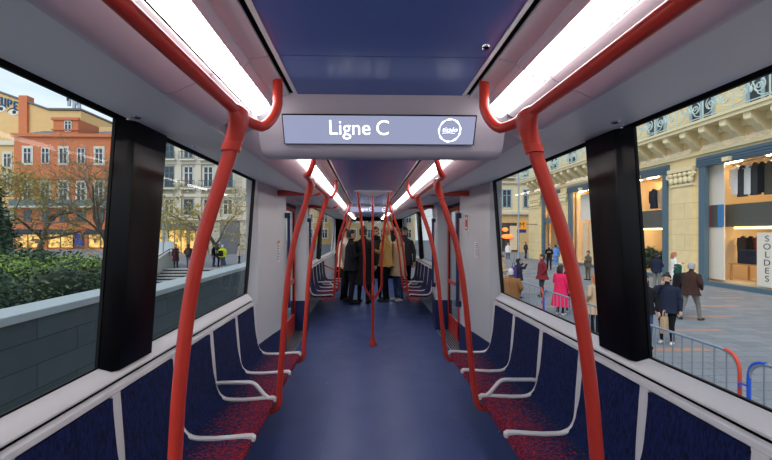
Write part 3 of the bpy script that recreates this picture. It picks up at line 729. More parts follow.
# ------------------------------------------------------------------ red handrails
RZ, RX = 1.966, .445
def pole_path(s, y):
    raw = [(.447, 1.93), (.468, 1.86), (.507, 1.745), (.563, 1.57), (.605, 1.37), (.637, 1.12), (.653, .91), (.672, .68), (.688, .5)]
    pts = smooth_path([(s * x + CO * z / 1.95, y, z) for x, z in raw], 5)
    pts += arc((s * .693, y, .43), (s * .70, y, .345), (s * .78, y, .345), 7) + [Vector((s * .92, y, .345))]
    return pts
def joint(y, s, parent):
    j = MB(); rings = []
    ex = lambda z: s * (.447 + (1.93 - z) * .30) + CO
    for z, a, b in ((RZ + .021, .035, .012), (RZ + .012, .062, .0215), (RZ - .010, .066, .0225), (RZ - .025, .054, .0235), (RZ - .045, .041, .0245), (RZ - .07, .032, .0255), (RZ - .092, .0280, .0265), (RZ - .093, .0300, .0285), (RZ - .116, .0285, .0280), (RZ - .117, .022, .022)):
        x = ex(min(z, 1.93)) if z < 1.93 else s * RX + CO
        rings.append([(x + b * math.cos(q), y + a * math.sin(q), z) for q in (2 * math.pi * k / 18 for k in range(18))])
    j.loft(rings); return j.build('joint', 'red', parent, 45)
def handrail(s, ys, ya, yb, label, up_a, up_b, crossbar=None, low=None):
    t = thing('handrail', label, 'handrail', (0, 0, 0))
    x = s * RX + CO; xc = s * .372 + CO
    pts = []
    if up_a: pts += [Vector((xc, ya, 2.16)), Vector((xc, ya, 2.07))] + arc((xc, ya, 2.06), (xc + s * .01, ya + .0, 2.01), (s * .405 + CO, ya + .035, 1.975), 5) + arc((s * .415 + CO, ya + .05, 1.965), (x, ya + .085, RZ), (x, ya + .14, RZ), 5)
    else: pts += [Vector((x, ya, RZ))]
    if up_b: pts += arc((x, yb - .14, RZ), (x, yb - .085, RZ), (s * .415 + CO, yb - .05, 1.965), 5) + arc((s * .405 + CO, yb - .035, 1.975), (xc + s * .01, yb, 2.01), (xc, yb, 2.06), 5) + [Vector((xc, yb, 2.07)), Vector((xc, yb, 2.16))]
    else: pts += [Vector((x, yb, RZ))]
    r = MB(); r.tube(pts, .0175, 14); r.build('rail', 'red', t)
    for y in ys:
        p = MB(); p.tube(pole_path(s, y), .0205, 16); p.build('pole', 'red', t); joint(y, s, t)
    if crossbar is not None:
        k = MB(); k.tube([(s * 1.09, crossbar, 2.052), (s * .70, crossbar, 2.052)] + arc((s * .66, crossbar, 2.052), (s * .60, crossbar, 2.052), (s * .60, crossbar, 2.12), 5), .032, 14); k.build('cross_bar', 'red', t)
    if low is not None:
        k = MB(); k.tube([(s * 1.16, low + .1, .80), (s * .66, low, .60)], .016, 12); k.build('low_bar', 'red', t)
for s, sd in ((-1, 'hedge'), (1, 'shop')):
    handrail(s, (1.06,), Y0 + .1, 1.235, 'bright red handrail with one bowed pole before the display, %s side' % sd, False, True)
    handrail(s, (2.425, 3.36), 2.09, 3.56, 'red handrail with two bowed poles at the door end of the bench, %s side' % sd, True, True, 3.9)
    handrail(s, (6.44, 7.375, 8.76), 6.24, 9.0, 'distant red handrail with three bowed poles beyond the doors, %s side' % sd, True, True, 5.92, 8.5)

t = thing('centre_pole', 'red three branched pole standing in the middle of the floor by the doors', 'pole', (0.005, 4.9, 0))
b = MB(); b.lathe([(.055, 0), (.055, .012), (.044, .035), (.030, .10), (.026, .125), (.02, .13)], seg=20); b.build('foot', 'red', t)
b = MB(); b.tube([(0, 0, .10), (0, 0, .72)], .020, 14); b.build('stem', 'red', t)
for dx, dy in ((-1, -.30), (1, -.30), (0, .10)):
    pts = smooth_path([(0, 0, .64), (dx * .055, dy * .1, .72), (dx * .108, dy * .22, .82), (dx * .122, dy * .3, .95), (dx * .122, dy * .55, 1.3), (dx * .145, dy * .8, 1.62), (dx * .185, dy * 1.1, 1.95), (dx * .21, dy * 1.3, 2.145)]) if dx else smooth_path([(0, 0, .64), (0, dy * .35, .72), (0, dy * .8, .83), (0, dy, .95), (0, dy, 1.5), (0, dy, 2.145)])
    b = MB(); b.tube(pts, .0175, 12); b.build('branch', 'red', t)
b = MB(); b.prism_z([(-.245, -.46), (.245, -.46), (.03, .14), (-.03, .14)], 2.134, 2.149); b.build('ceiling_plate', mat('bright_white_plate', (246, 244, 240), .4), t, 0, .004)

# ------------------------------------------------------------------ street: ground
M['lowpave'] = mat('lower_paving', (150, 150, 146), .8, noise=.1, scale=2)
g = MB(); g.box(-2.6, 70, -30, 25, G - .3, G); g.box(-70, 70, 25, 120, G - .3, G); struct(g, 'pavement', 'pave', 'grey slab pavement with inlaid terracotta bars', smooth=0)
g = MB(); g.box(-70, -2.6, -30, 25, -2.1, -1.78); struct(g, 'lower_pavement', 'lowpave', 'pavement below the steps', smooth=0)
st = thing('stone_steps', 'pale stone steps going down in front of the lit shopfront', 'steps', (-11.3, 23.25, -1.78))
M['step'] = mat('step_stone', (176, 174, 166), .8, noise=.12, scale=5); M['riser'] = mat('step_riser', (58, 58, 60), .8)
for i in range(5):
    b = MB(); z = .166 * (i + 1)
    b.mi(0).box(-3.2, 3.4, .35 * i, 1.75, z - .045, z); b.mi(1).box(-3.2, 3.4, .35 * i + .02, 1.75, z - .166, z - .045); b.build('step', ['step', 'riser'], st, 0)
t = thing('stair_parapet', 'pale sloping parapet with a handrail beside the steps', 'parapet', (-14.75, 22.2, -1.78))
b = MB(); b.prism_x([(0, 0), (0, .9), (3.2, 2.0), (4.6, 2.0), (4.6, 0)], -.18, .18); b.build('parapet_wall', 'step', t, 0)
b = MB(); b.tube([(.25, .0, 1.15), (.25, 3.2, 2.2), (.25, 4.4, 2.2)], .03, 8)
for y, z in ((.1, 1.15), (1.6, 1.65), (3.2, 2.15)): b.tube([(.25, y, z - .45), (.25, y, z)], .02, 6)
b.build('handrail', 'rubber', t)
t = thing('information_panel', 'pale information panel standing behind the stair parapet', 'panel', (-16.1, 27.2, G))
M['panelw'] = mat('panel_white', (206, 216, 222), .5)
b = MB(); b.box(-.9, .9, -.04, .04, .3, 1.9); b.build('board', 'panelw', t, 0, .01)
b = MB()
for x in (-.7, .7): b.box(x - .04, x + .04, -.03, .03, 0, .3)
b.build('leg', 'steel', t, 0)
t = thing('lamp_post', 'slim grey lamp post in front of the pale stone building', 'lamp post', (-15.6, 26.5, G))
b = MB(); b.lathe([(.11, 0), (.11, .5), (.07, .6), (.055, 3.9), (.05, 4.0)], seg=12); b.build('post', 'steel', t)
b = MB(); b.lathe([(.06, 4.0), (.16, 4.1), (.16, 4.4), (.05, 4.55)], seg=12); b.build('lamp_head', 'steel', t)
# planter walls by the tram
M['slab'] = block_mat('dark_stone_slabs', (76, 88, 88), (40, 46, 48), 1.15, .3, 'YZ', .14, .006, .75, .25)
M['cap'] = mat('pale_stone_cap', (164, 170, 166), .8, noise=.08, scale=8)
def stone_wall(label, x0, y0, y1, ztop, th=.42):
    t = thing('planter_wall', label, 'wall', (x0, (y0 + y1) / 2, -1.78)); h = (y1 - y0) / 2; H = ztop + 1.78
    b = MB(); b.box(-th, 0, -h, h, 0, H - .10); b.build('masonry', 'slab', t, 0)
    b = MB(); b.box(-th - .05, .04, -h - .02, h + .02, H - .10, H); b.build('coping', 'cap', t, 0, .012)
stone_wall('dark stone slab wall with pale coping in front of the hedge', -4.05, .4, 5.75, .68)
stone_wall('lower dark stone wall with wide pale coping below the steps', -4.0, 5.8, 13.6, .53, .5)
# ------------------------------------------------------------------ plants
M['leaf_d'] = leaf_mat('leaf_dark', (34, 54, 34), (70, 94, 60)); M['leaf_m'] = leaf_mat('leaf_mid', (42, 62, 36), (84, 102, 62)); M['leaf_y'] = leaf_mat('leaf_bright', (92, 122, 42), (146, 168, 76))
M['leaf_b'] = leaf_mat('leaf_brown', (84, 74, 50), (120, 108, 70)); M['bark'] = mat('bark', (92, 82, 70), .9, noise=.25, scale=12); M['twig'] = mat('twig', (120, 110, 92), .9); M['twig_y'] = mat('twig_olive', (150, 136, 76), .9)
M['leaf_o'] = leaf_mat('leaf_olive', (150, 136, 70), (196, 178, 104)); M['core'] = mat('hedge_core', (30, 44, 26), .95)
def foliage(label, loc, size, n, m, leaf=.055, seed=1, name='shrub', top=.25, group=None):
    rnd = random.Random(seed); sx, sy, sz = size
    t = thing(name, label, 'shrub' if name != 'evergreen_tree' else 'tree', loc, 0, group)
    lumps = [(rnd.uniform(-1, 1) * sx * .7, rnd.uniform(-1, 1) * sy * .7, sz * rnd.uniform(.35, 1 - top * .6), rnd.uniform(.3, .5)) for _ in range(26)]
    b = MB()
    for x, y, z, r in lumps: b.ball((x, y, z * .96), (sx * r * .62, sy * r * .62, sz * r * .48), 8, 6)
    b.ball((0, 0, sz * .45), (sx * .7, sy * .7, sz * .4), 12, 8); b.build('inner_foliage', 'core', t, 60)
    L = MB()
    for i in range(n):
        x, y, z, r = lumps[rnd.randrange(len(lumps))]
        d = Vector((rnd.gauss(0, 1), rnd.gauss(0, 1), rnd.gauss(0, 1))).normalized(); k = rnd.uniform(.62, 1.15)
        p = Vector((x + d.x * sx * r * .8 * k, y + d.y * sy * r * .8 * k, z + d.z * sz * r * .62 * k))
        if p.z < .02: continue
        u = Vector((rnd.gauss(0, 1), rnd.gauss(0, 1), rnd.gauss(0, .6))).normalized(); w = u.cross(d + Vector((rnd.uniform(-.5, .5), rnd.uniform(-.5, .5), rnd.uniform(-.2, .6)))).normalized()
        l = leaf * rnd.uniform(.6, 1.35)
        L.face([L.add([p + u * l * a + w * l * c_]) for a, c_ in ((-1, 0), (-.2, .42), (1, 0), (-.2, -.42))])
    L.build('leaves', m, t, 0)
    return t
foliage('dark green shrub behind the stone wall, nearest the tram end of the hedge', (-6.05, 3.5, -.75), (1.35, 1.75, 1.75), 30000, 'leaf_d', .042, 3)
foliage('mid green shrub with brown twigs behind the stone wall', (-6.35, 6.0, -.75), (1.5, 1.9, 1.72), 30000, 'leaf_m', .042, 4)
foliage('bright yellow green bush at the far end of the hedge', (-8.1, 8.8, -.75), (1.4, 1.7, 1.72), 18000, 'leaf_y', .052, 5)
foliage('dusky brown green bush behind the dark shrub', (-9.4, 5.6, -.8), (1.6, 2.3, 1.75), 12000, 'leaf_b', .055, 6)
foliage('green shrub behind the yellow green bush', (-11.2, 11.3, -.8), (1.7, 1.8, 1.8), 7000, 'leaf_m', .08, 7)
foliage('tall dark evergreen tree in front of the brick building', (-21.2, 18.6, -1.2), (2.3, 2.4, 5.6), 16000, 'leaf_d', .15, 8, 'evergreen_tree')

def bare_tree(label, loc, h, seed, spread=.55, m='twig', trunk=.2, lean=(0, 0), levels=6, leaves=0):
    rnd = random.Random(seed)
    t = thing('bare_tree', label, 'tree', loc); tr = MB(); tw = MB(); ends = []
    def grow(p, d, L, r, lv):
        pts = [p]; q = p.copy(); dd = d.copy(); n = 4 if lv > 2 else 3
        for i in range(n):
            dd = (dd + Vector((rnd.gauss(0, .16), rnd.gauss(0, .16), rnd.gauss(0, .1)))).normalized(); q = q + dd * L / n; pts.append(q.copy())
        (tr if lv >= levels - 1 else tw).tube(pts, [r * (1 - .4 * i / n) for i in range(n + 1)], 7 if lv >= levels - 1 else 4)
        if lv <= 1: ends.extend(pts)
        if lv == 0: return
        k = rnd.randint(3, 4) if lv > 1 else rnd.randint(4, 5)
        for i in range(k):
            b = pts[rnd.randint(1, n)] if i else pts[-1]
            sd = Vector((rnd.gauss(0, 1), rnd.gauss(0, 1), rnd.gauss(0, .35))); sd = (sd - dd * sd.dot(dd)).normalized()
            nd = (dd * (1 - spread * rnd.uniform(.6, 1.2)) + sd * spread * 1.25 + Vector((0, 0, .12))).normalized()
            grow(b, nd, L * rnd.uniform(.6, .82), r * .52, lv - 1)
    grow(Vector((0, 0, 0)), Vector((lean[0], lean[1], 1)).normalized(), h * .36, trunk, levels)
    tr.build('trunk', 'bark', t, 60); tw.build('twigs', m, t, 0)
    if leaves:
        L = MB()
        for i in range(leaves):
            p = ends[rnd.randrange(len(ends))] + Vector((rnd.gauss(0, .12), rnd.gauss(0, .12), rnd.gauss(0, .12))); u = Vector((rnd.gauss(0, 1), rnd.gauss(0, 1), rnd.gauss(0, 1))).normalized(); w = u.orthogonal().normalized(); l = rnd.uniform(.06, .12)
            L.face([L.add([p + u * l * a_ + w * l * c_]) for a_, c_ in ((-1, 0), (0, .6), (1, 0), (0, -.6))])
        L.build('leaves', 'leaf_o', t, 0)
bare_tree('bare tree with leaning trunk in front of the brick building', (-28.6, 30, G), 11.5, 21, .62, 'twig_y', .26, (.12, 0), leaves=900)
bare_tree('bare olive tinged tree near the edge of the brick facade', (-22.0, 30.5, G), 11.5, 5, .5, 'twig', .2, (.1, 0), leaves=500)
bare_tree('bare yellowish tree in front of the pale stone building', (-11.4, 27.5, G), 9.5, 33, .6, 'twig_y', .18, (-.05, 0), leaves=1300)
bare_tree('bare yellowish tree at the far left of the window', (-26.5, 23.5, G), 10.5, 12, .62, 'twig_y', .22, (-.1, 0), leaves=2500)

# ------------------------------------------------------------------ buildings seen across the square (fronts face the tram)
M['brick'] = block_mat('orange_brick', (216, 124, 80), (190, 130, 98), .5, .16, 'XZ', .1, .02, .85, .15)
M['cream'] = mat('cream_render', (226, 206, 168), .85, noise=.06, scale=1.5); M['ochre'] = mat('ochre_render', (214, 178, 122), .85, noise=.1, scale=1.2)
M['limestone'] = block_mat('limestone', (206, 198, 176), (150, 142, 124), 1.3, .48, 'XZ', .07, .018, .85, .35)
M['stonetrim'] = mat('stone_trim', (214, 206, 186), .8, noise=.06, scale=4)
M['pane'] = mat('dark_pane', (52, 58, 66), .12, spec=.6); M['winwhite'] = mat('white_joinery', (226, 226, 220), .6); M['iron'] = mat('painted_iron', (86, 112, 118), .6)
M['slate'] = mat('slate_roof', (104, 106, 110), .7, noise=.15, scale=5); M['awning'] = mat('dark_awning', (32, 48, 62), .8)
M['shoplit'] = mat('lit_shop_window', (240, 190, 110), .4, emit=(250, 190, 96), estr=.75)
def lit_window():
    m = M['shoplit']; nt = m.node_tree; b = nt.nodes['Principled BSDF']; tc = N(nt, 'ShaderNodeTexCoord')
    v = N(nt, 'ShaderNodeTexVoronoi', distance='CHEBYCHEV'); v.inputs['Scale'].default_value = 1.7; nt.links.new(tc.outputs['Object'], v.inputs['Vector'])
    sp = N(nt, 'ShaderNodeSeparateColor'); nt.links.new(v.outputs['Color'], sp.inputs[0])
    c = mixc(nt, math_node(nt, 'POWER', sp.outputs[0], 1.6), lin((250, 196, 104)) + (1,), lin((70, 48, 34)) + (1,))
    nt.links.new(c, b.inputs['Emission Color']); nt.links.new(c, b.inputs['Base Color'])
lit_window()
M['zinc'] = mat('zinc', (150, 158, 166), .5, .4)
def front_window(parent, x, z, w, h, y, pane='pane', joinery='winwhite', surround=None, mull=True, deep=.05):
    if surround:
        s = MB(); s.box(x - w / 2 - .22, x + w / 2 + .22, y - .06, y + .05, z - .2, z + h + .3); s.build('surround', surround, parent, 0)
    f = MB(); d = y - .10
    for x0, x1, z0, z1 in ((x - w / 2, x - w / 2 + .1, z, z + h), (x + w / 2 - .1, x + w / 2, z, z + h), (x - w / 2, x + w / 2, z, z + .1), (x - w / 2, x + w / 2, z + h - .1, z + h)): f.box(x0, x1, d, y + .02, z0, z1)
    if mull: f.box(x - .06, x + .06, d, y + .02, z, z + h); f.box(x - w / 2, x + w / 2, d, y + .02, z + h * .66, z + h * .66 + .08)
    o = f.build('window', joinery, parent, 0)
    p = MB(); p.box(x - w / 2 + .02, x + w / 2 - .02, y - .075, y + .01, z + .02, z + h - .02); p.build('pane', pane, o, 0)
def balcony(parent, x0, x1, z, y, d=.7, h=.95, m='iron', step=.16):
    s = MB(); s.box(x0, x1, y - d, y, z - .18, z)
    for x in (x0 + .12, x1 - .3): s.prism_x([(y - d * .8, z - .18), (y, z - .18), (y, z - .7)], x, x + .18)
    o = s.build('balcony', 'stonetrim', parent, 0)
    r = MB(); r.box(x0, x1, y - d, y - d + .05, z + h - .06, z + h); r.box(x0, x1, y - d, y - d + .04, z + .06, z + .1)
    n = int((x1 - x0) / step)
    for i in range(n + 1): xx = x0 + (x1 - x0) * i / n; r.box(xx - .018, xx + .018, y - d, y - d + .03, z, z + h)
    r.build('railing', m, o, 0)
Z = -G
t = thing('brick_building', 'orange brick building with white windows, raised attic and lit shops', 'building', (-46.9, 55, G))
b = MB(); b.box(-8.4, 7.7, 0, 10, 3.2, 18.0); b.box(-2.2, 1.6, -.2, 4, 18.0, 20.4); b.build('wall', 'brick', t, 0)
b = MB(); b.box(-8.4, 7.7, .1, 10, 0, 3.2); b.build('ground_floor', 'brick', t, 0)
b = MB(); b.box(-8.6, 7.9, -.35, 0, 17.6, 18.1); b.box(-8.6, 7.9, -.25, 0, 11.0, 11.25); b.box(-2.4, 1.8, -.4, 0, 20.2, 20.6); b.box(-2.4, 1.8, -.4, -.1, 18.6, 18.8); b.box(-8.5, 7.8, -.2, .1, 3.1, 3.5); b.build('cornice', 'brick', t, 0)
b = MB(); b.box(-8.5, 7.8, -.85, 0, 6.5, 6.75); b.build('balcony_slab', 'stonetrim', t, 0)
b = MB(); b.prism_x([(.5, 18.1), (5, 20), (9.5, 18.1)], 1.8, 7.7); b.prism_x([(.5, 18.1), (5, 20), (9.5, 18.1)], -8.4, -2.2); b.build('roof', 'slate', t, 0)
b = MB(); b.box(-8.4, 7.7, -.83, -.77, 6.75, 7.7)
for i in range(60): b.box(-8.4 + i * .273, -8.36 + i * .273, -.82, -.78, 6.75, 7.7)
b.build('railing', 'iron', t, 0)
for i in range(5):
    x = -6.3 + 2.75 * i
    front_window(t, x, 13.4, 1.25, 2.5, 0, surround='stonetrim' if i % 2 == 0 else None)
    front_window(t, x, 7.3, 1.35, 3.3, 0, surround='stonetrim')
    front_window(t, x, 4.3, 1.2, 1.9, 0, pane='pane', joinery='iron')
front_window(t, .1, 18.4, 1.1, 1.7, -.2)
for x in (-6.2, -1.2, 5.0):
    b = MB(); b.box(x - 1.9, x + 1.9, -.06, .05, .3, 2.5); f = b.build('shop_window', 'shoplit', t, 0)
    b = MB(); b.box(x - .06, x + .06, -.12, 0, .2, 2.5); b.box(x - 2.0, x - 1.88, -.12, 0, .1, 2.6); b.box(x + 1.88, x + 2.0, -.12, 0, .1, 2.6); b.build('shop_frame', 'awning', f, 0)
    b = MB(); b.prism_x([(-.02, 3.1), (-.9, 2.6), (-.9, 2.3), (-.02, 2.5)], x - 2.1, x + 2.1); b.build('awning', 'awning', t, 0)
M['poster'] = mat('blue_poster', (44, 64, 150), .5)
b = MB(); b.box(1.0, 2.2, -.12, -.02, .3, 2.4); b.build('poster', 'poster', t, 0)
# paler neighbour and the muralled gable behind
t = thing('ochre_building', 'ochre building next to the brick building, behind the evergreen', 'building', (-61.5, 55.5, G))
b = MB(); b.box(-7, 6.0, 0, 10, 0, 17); b.build('wall', 'ochre', t, 0)
b = MB(); b.box(-7.1, 6.1, -.3, 0, 16.4, 17.1); b.box(-7, 6.1, -.2, 0, 8.8, 9.1); b.build('cornice', 'stonetrim', t, 0)
for x in (-4.5, -1.2, 2.2, 4.7):
    for z in (3.9, 9.6, 12.9): front_window(t, x, z, 1.15, 2.2, 0, surround='stonetrim')
t = thing('muralled_building', 'pale gabled building with painted eyes and blue letters on its wall', 'building', (-62, 64, G))
b = MB(); b.prism([(-14, 0), (-14, 25), (-6.5, 28.6), (3.9, 24.9), (9.6, 24.9), (9.6, 22), (22.5, 22), (22.5, 0)], 0, 9); b.build('wall', 'ochre', t, 0)
b = MB(); b.box(-1.2, .3, -.35, 1, 0, 27.5); b.build('chimney', 'brick', t, 0)
b = MB(); b.box(-7.6, -6.8, 0, 1.2, 28, 31); b.build('chimney', 'zinc', t, 0)
b = MB(); b.prism([(-14.3, 25), (-6.5, 28.7), (3.9, 25.0), (9.8, 25.0), (9.8, 25.3), (3.9, 25.3), (-6.5, 29.0), (-14.3, 25.3)], -.3, 9); b.build('roof', 'slate', t, 0)
M['mural_w'] = mat('mural_white', (216, 214, 208), .8); M['mural_d'] = mat('mural_dark', (52, 50, 54), .8); M['mural_b'] = mat('mural_blue', (36, 96, 140), .8)
for x, z in ((-4.7, 25.2), (-2.4, 24.6)):
    b = MB(); b.prism([(x + 1.0 * math.cos(q), z + .55 * math.sin(q) + .1 * math.cos(2 * q)) for q in (i * math.pi / 12 for i in range(24))], -.05, 0); o = b.build('painted_eye', 'mural_w', t, 0)
    b = MB(); b.prism([(x + .15 + .33 * math.cos(q), z - .05 + .33 * math.sin(q)) for q in (i * math.pi / 8 for i in range(16))], -.08, -.05)
    b.tube([(x - 1.1, -.06, z + .05), (x - .5, -.06, z + .6), (x + .3, -.06, z + .7), (x + 1.1, -.06, z + .1)], .07, 5); b.build('painted_pupil', 'mural_d', o, 0)
b = MB()
for ch in ((0, 0, 0, 2.2), (0, 2.2, .6, 1), (.6, 1, 1.2, 2.2), (1.2, 2.2, 1.2, 0), (2, 0, 2, 2.2), (2, 0, 3, 0), (3, 0, 3, 2.2), (3.8, 0, 3.8, 2.2), (3.8, 2.2, 4.8, 2.0), (4.8, 2, 4.6, 1.1), (4.6, 1.1, 3.8, 1.1), (5.6, 0, 5.6, 2.2), (5.6, 2.2, 6.6, 2.2), (5.6, 1.1, 6.4, 1.1), (5.6, 0, 6.6, 0)):
    x0, z0, x1, z1 = (q * .62 for q in ch); sl = lambda x: 26.35 - (x + 5.7) * .36
    b.tube([(-5.7 + x0, -.05, sl(-5.7 + x0) + z0), (-5.7 + x1, -.05, sl(-5.7 + x1) + z1)], .15, 5)
b.build('painted_lettering', 'mural_b', t, 0)
t = thing('antenna_mast', 'telecom antenna mast on the roof behind the brick building', 'antenna', (-54.6, 65, 22.4))
b = MB(); b.tube([(0, 0, 0), (0, 0, 5.4)], .12, 8); b.build('mast', 'zinc', t)
for x, z, q in ((-.75, 3.7, 0), (.75, 3.9, 1), (.2, 2.7, 1), (-.9, 4.6, 0), (1.1, 3.0, 1)):
    b = MB(); b.box(x - .25, x + .25, -.15, .15, z - .9, z + .9); b.tube([(0, 0, z), (x, 0, z)], .06, 6); b.build('antenna_panel', 'zinc', t, 0)
# pale stone building
t = thing('stone_building', 'pale stone building with balconies and warmly lit ground floor shops', 'building', (-21.5, 42, G))
b = MB(); b.box(-8, 7.4, 0, 10, 0, 21); b.build('wall', 'limestone', t, 0)
b = MB()
for z in (6.9, 10.85, 14.9): b.box(-8.1, 7.5, -.3, 0, z, z + .35)
b.box(-8.1, 7.5, -.2, 0, 4.1, 4.5); b.build('string_course', 'stonetrim', t, 0)
for i, x in enumerate((-4.7, -2.4, -.1, 2.25, 4.6)):
    for z, h in ((4.75, 1.9), (8.1, 2.5), (11.55, 2.3), (15.3, 2.2)):
        front_window(t, x, z, 1.15, h, 0, joinery='winwhite' if (i + int(z)) % 3 else 'iron', surround='stonetrim')
        if z > 5: balcony(t, x - .95, x + .95, z - .15, 0, .6, .9)
for x in (-6.9, -3.6, -1.25, 1.1, 3.4, 6.7): 
    b = MB(); b.box(x - .32, x + .32, -.22, 0, 4.5, 20.6); b.build('pilaster', 'stonetrim', t, 0)
for x in (-4.2, -1.4, 1.1):
    b = MB(); b.box(x - 1.15, x + 1.15, -.04, .06, .2, 2.9); f = b.build('shop_window', 'shoplit', t, 0)
    b = MB()
    for xx in (x - 1.15, x - .4, x + .35, x + 1.07): b.box(xx, xx + .08, -.1, 0, .1, 2.9)
    b.build('shop_frame', 'awning', f, 0)
    b = MB(); b.box(x - 1.25, x + 1.25, -.16, 0, 2.9, 3.9); b.build('fascia', 'slate', t, 0)
b = MB(); b.box(3.6, 6.0, -.04, .05, 0, 4.0); b.build('portal', 'slate', t, 0)
# houses straight ahead beyond the end of the car and in the gaps
for (x, y, w, h, m, lb) in ((-8, 78, 13, 19, 'ochre', 'ochre house at the end of the street, hedge side'), (5.2, 80, 12, 17, 'cream', 'cream house closing the street straight ahead'), (-34.5, 66, 14, 17, 'cream', 'cream house between the brick and the stone building')):
    t = thing('house', lb, 'building', (x, y, G)); b = MB(); b.box(-w / 2, w / 2, 0, 8, 0, h); b.build('wall', m, t, 0)
    b = MB(); b.prism_x([(-.3, h), (4, h + 2.4), (8.3, h)], -w / 2 - .2, w / 2 + .2); b.build('roof', 'slate', t, 0)
    for i in range(4):
        for k in range(int(h / 3.6)): front_window(t, -w / 2 + w * (i + .5) / 4, 1.4 + 3.5 * k, 1.2, 2.0, 0, surround='stonetrim')

# ------------------------------------------------------------------ shop side facade (front faces the tram; local x runs towards the viewer)
M['facade'] = block_mat('cream_ashlar', (246, 220, 166), (206, 186, 140), 7.0, .82, 'XZ', .03, .012, .8, .3)
M['facetrim'] = mat('cream_trim', (232, 216, 172), .8, noise=.05, scale=4); M['teal'] = mat('teal_joinery', (80, 104, 118), .45); M['rail_g'] = mat('pale_iron', (196, 212, 204), .6)
M['shopwall'] = mat('shop_wall', (236, 210, 166), .8); M['shopfloor'] = mat('shop_floor', (206, 178, 136), .6); M['mezz'] = mat('mezzanine_band', (92, 92, 86), .3); M['wood'] = mat('warm_wood', (186, 138, 84), .5)
M['lamp'] = mat('shop_lamp', (255, 230, 190), .5, emit=(255, 226, 184), estr=24)
M['lampline'] = mat('shop_light_line', (255, 220, 160), .5, emit=(255, 196, 110), estr=5)
M['shutter'] = mat('pale_blue_shutter', (150, 176, 188), .6); M['backdrop'] = mat('white_display_panel', (240, 230, 214), .6)
t = thing('shop_building', 'cream stone shop building with teal shopfronts and scrolled iron balcony', 'building', (16.6, 0, G), R(-90))
OP = [(8.0, 16.75), (18.6, 22.3), (24.2, 27.9), (29.3, 32.2)]         # shopfront openings, as distances along the street
ZT = 6.25
def Bx(b, ya, yb, d0, d1, z0, z1): b.box(-yb, -ya, d0, d1, z0, z1)
b = MB(); Bx(b, 4, 35, 0, .6, ZT, 14)
prev = 4
for a, c_ in OP + [(35, 35)]:
    Bx(b, prev, a, 0, .6, 0, ZT); prev = c_
Bx(b, 34.6, 35, .6, 8, 0, 14); b.build('wall', 'facade', t, 0)
for a, c_ in ((16.95, 18.4), (22.5, 24.0), (28.05, 29.15), (32.4, 34.6)):
    m_ = (a + c_) / 2; w = (c_ - a) / 2
    b = MB(); Bx(b, m_ - w + .15, m_ + w - .15, -.12, 0, .5, 5.0); Bx(b, m_ - w + .05, m_ + w - .05, -.2, 0, 0, .5); o = b.build('pilaster', 'facade', t, 0)
    b = MB(); Bx(b, m_ - w + .1, m_ + w - .1, -.18, 0, 5.0, 5.12); Bx(b, m_ - w, m_ + w, -.26, 0, 5.75, 5.95)
    for i in range(5):
        q = m_ - w + .18 + (2 * w - .36) * i / 4
        b.ball((-q, -.16, 5.32), (.14, .13, .2), 8, 6); b.ball((-q, -.2, 5.6), (.12, .12, .12), 8, 6)
    for q in (m_ - w + .05, m_ + w - .05): b.tube([(-q + .16 * math.cos(a_) * (1 - a_ / 12), -.2, 5.55 + .16 * math.sin(a_) * (1 - a_ / 12)) for a_ in (i * .6 for i in range(16))], .05, 6)
    b.build('capital', 'facetrim', o, 50)
b = MB(); Bx(b, 4, 35, -.95, 0, 7.60, 7.77); Bx(b, 4, 35, -1.02, 0, 7.77, 7.89); Bx(b, 4, 35, -.2, 0, 7.25, 7.6); Bx(b, 4, 35, -.12, 0, 6.45, 6.6); b.build('cornice', 'facetrim', t, 0)
i = 0; y = 10.0
while y < 34.5:
    b = MB(); prof = [(-.86, 7.6), (-.86, 7.37), (-.72, 7.25), (-.62, 7.11), (-.42, 7.03), (-.3, 6.85), (-.12, 6.77), (0, 6.7), (0, 7.6)]
    b.prism_x(prof, -y - .15, -y + .15); b.ball((-y, -.78, 7.35), (.16, .12, .1), 8, 6); b.build('bracket', 'facetrim', t, 40); y += .98
r = MB(); y = 9.0
Bx(r, 8, 35, -.98, -.92, 8.91, 8.99); Bx(r, 8, 35, -.97, -.93, 7.97, 8.01)
while y < 34.6:
    Bx(r, y - .02, y + .02, -.97, -.93, 7.89, 8.95)
    for cx, sg in ((y + .37, 1), (y + .98, -1)):
        for c0, z0, sc, tw in ((0, 8.47, .30, 1), (.0, 8.47, .19, -1)):
            r.tube([(-(cx + sg * (sc * (1 - k / 26) * math.cos(k * .42 * tw))), -.95, z0 + sc * (1 - k / 26) * 1.25 * math.sin(k * .42 * tw)) for k in range(24)], .02, 5, False)
    r.tube(smooth_path([(-y - .06, -.95, 8.05), (-y - .4, -.95, 8.17), (-y - .67, -.95, 8.8), (-y - .95, -.95, 8.17), (-y - 1.28, -.95, 8.05)], 4), .022, 5)
    r.ball((-y - .67, -.95, 8.45), (.07, .04, .14), 6, 5)
    y += 1.34
r.build('iron_railing', 'rail_g', t, 0)
for y in (14.0, 16.65, 19.3, 22.0, 24.7, 27.4, 30.1, 32.8):
    f = MB()
    for a, c_, z0, z1 in ((y - .62, y - .5, 8.2, 11.2), (y + .5, y + .62, 8.2, 11.2), (y - .06, y + .06, 8.2, 11.2), (y - .6, y + .6, 11.1, 11.25), (y - .6, y + .6, 9.2, 9.3)): Bx(f, a, c_, -.1, .02, z0, z1)
    o = f.build('french_window', 'shutter', t, 0)
    p = MB(); Bx(p, y - .52, y + .52, -.05, .01, 8.2, 11.15); p.build('pane', 'pane', o, 0)
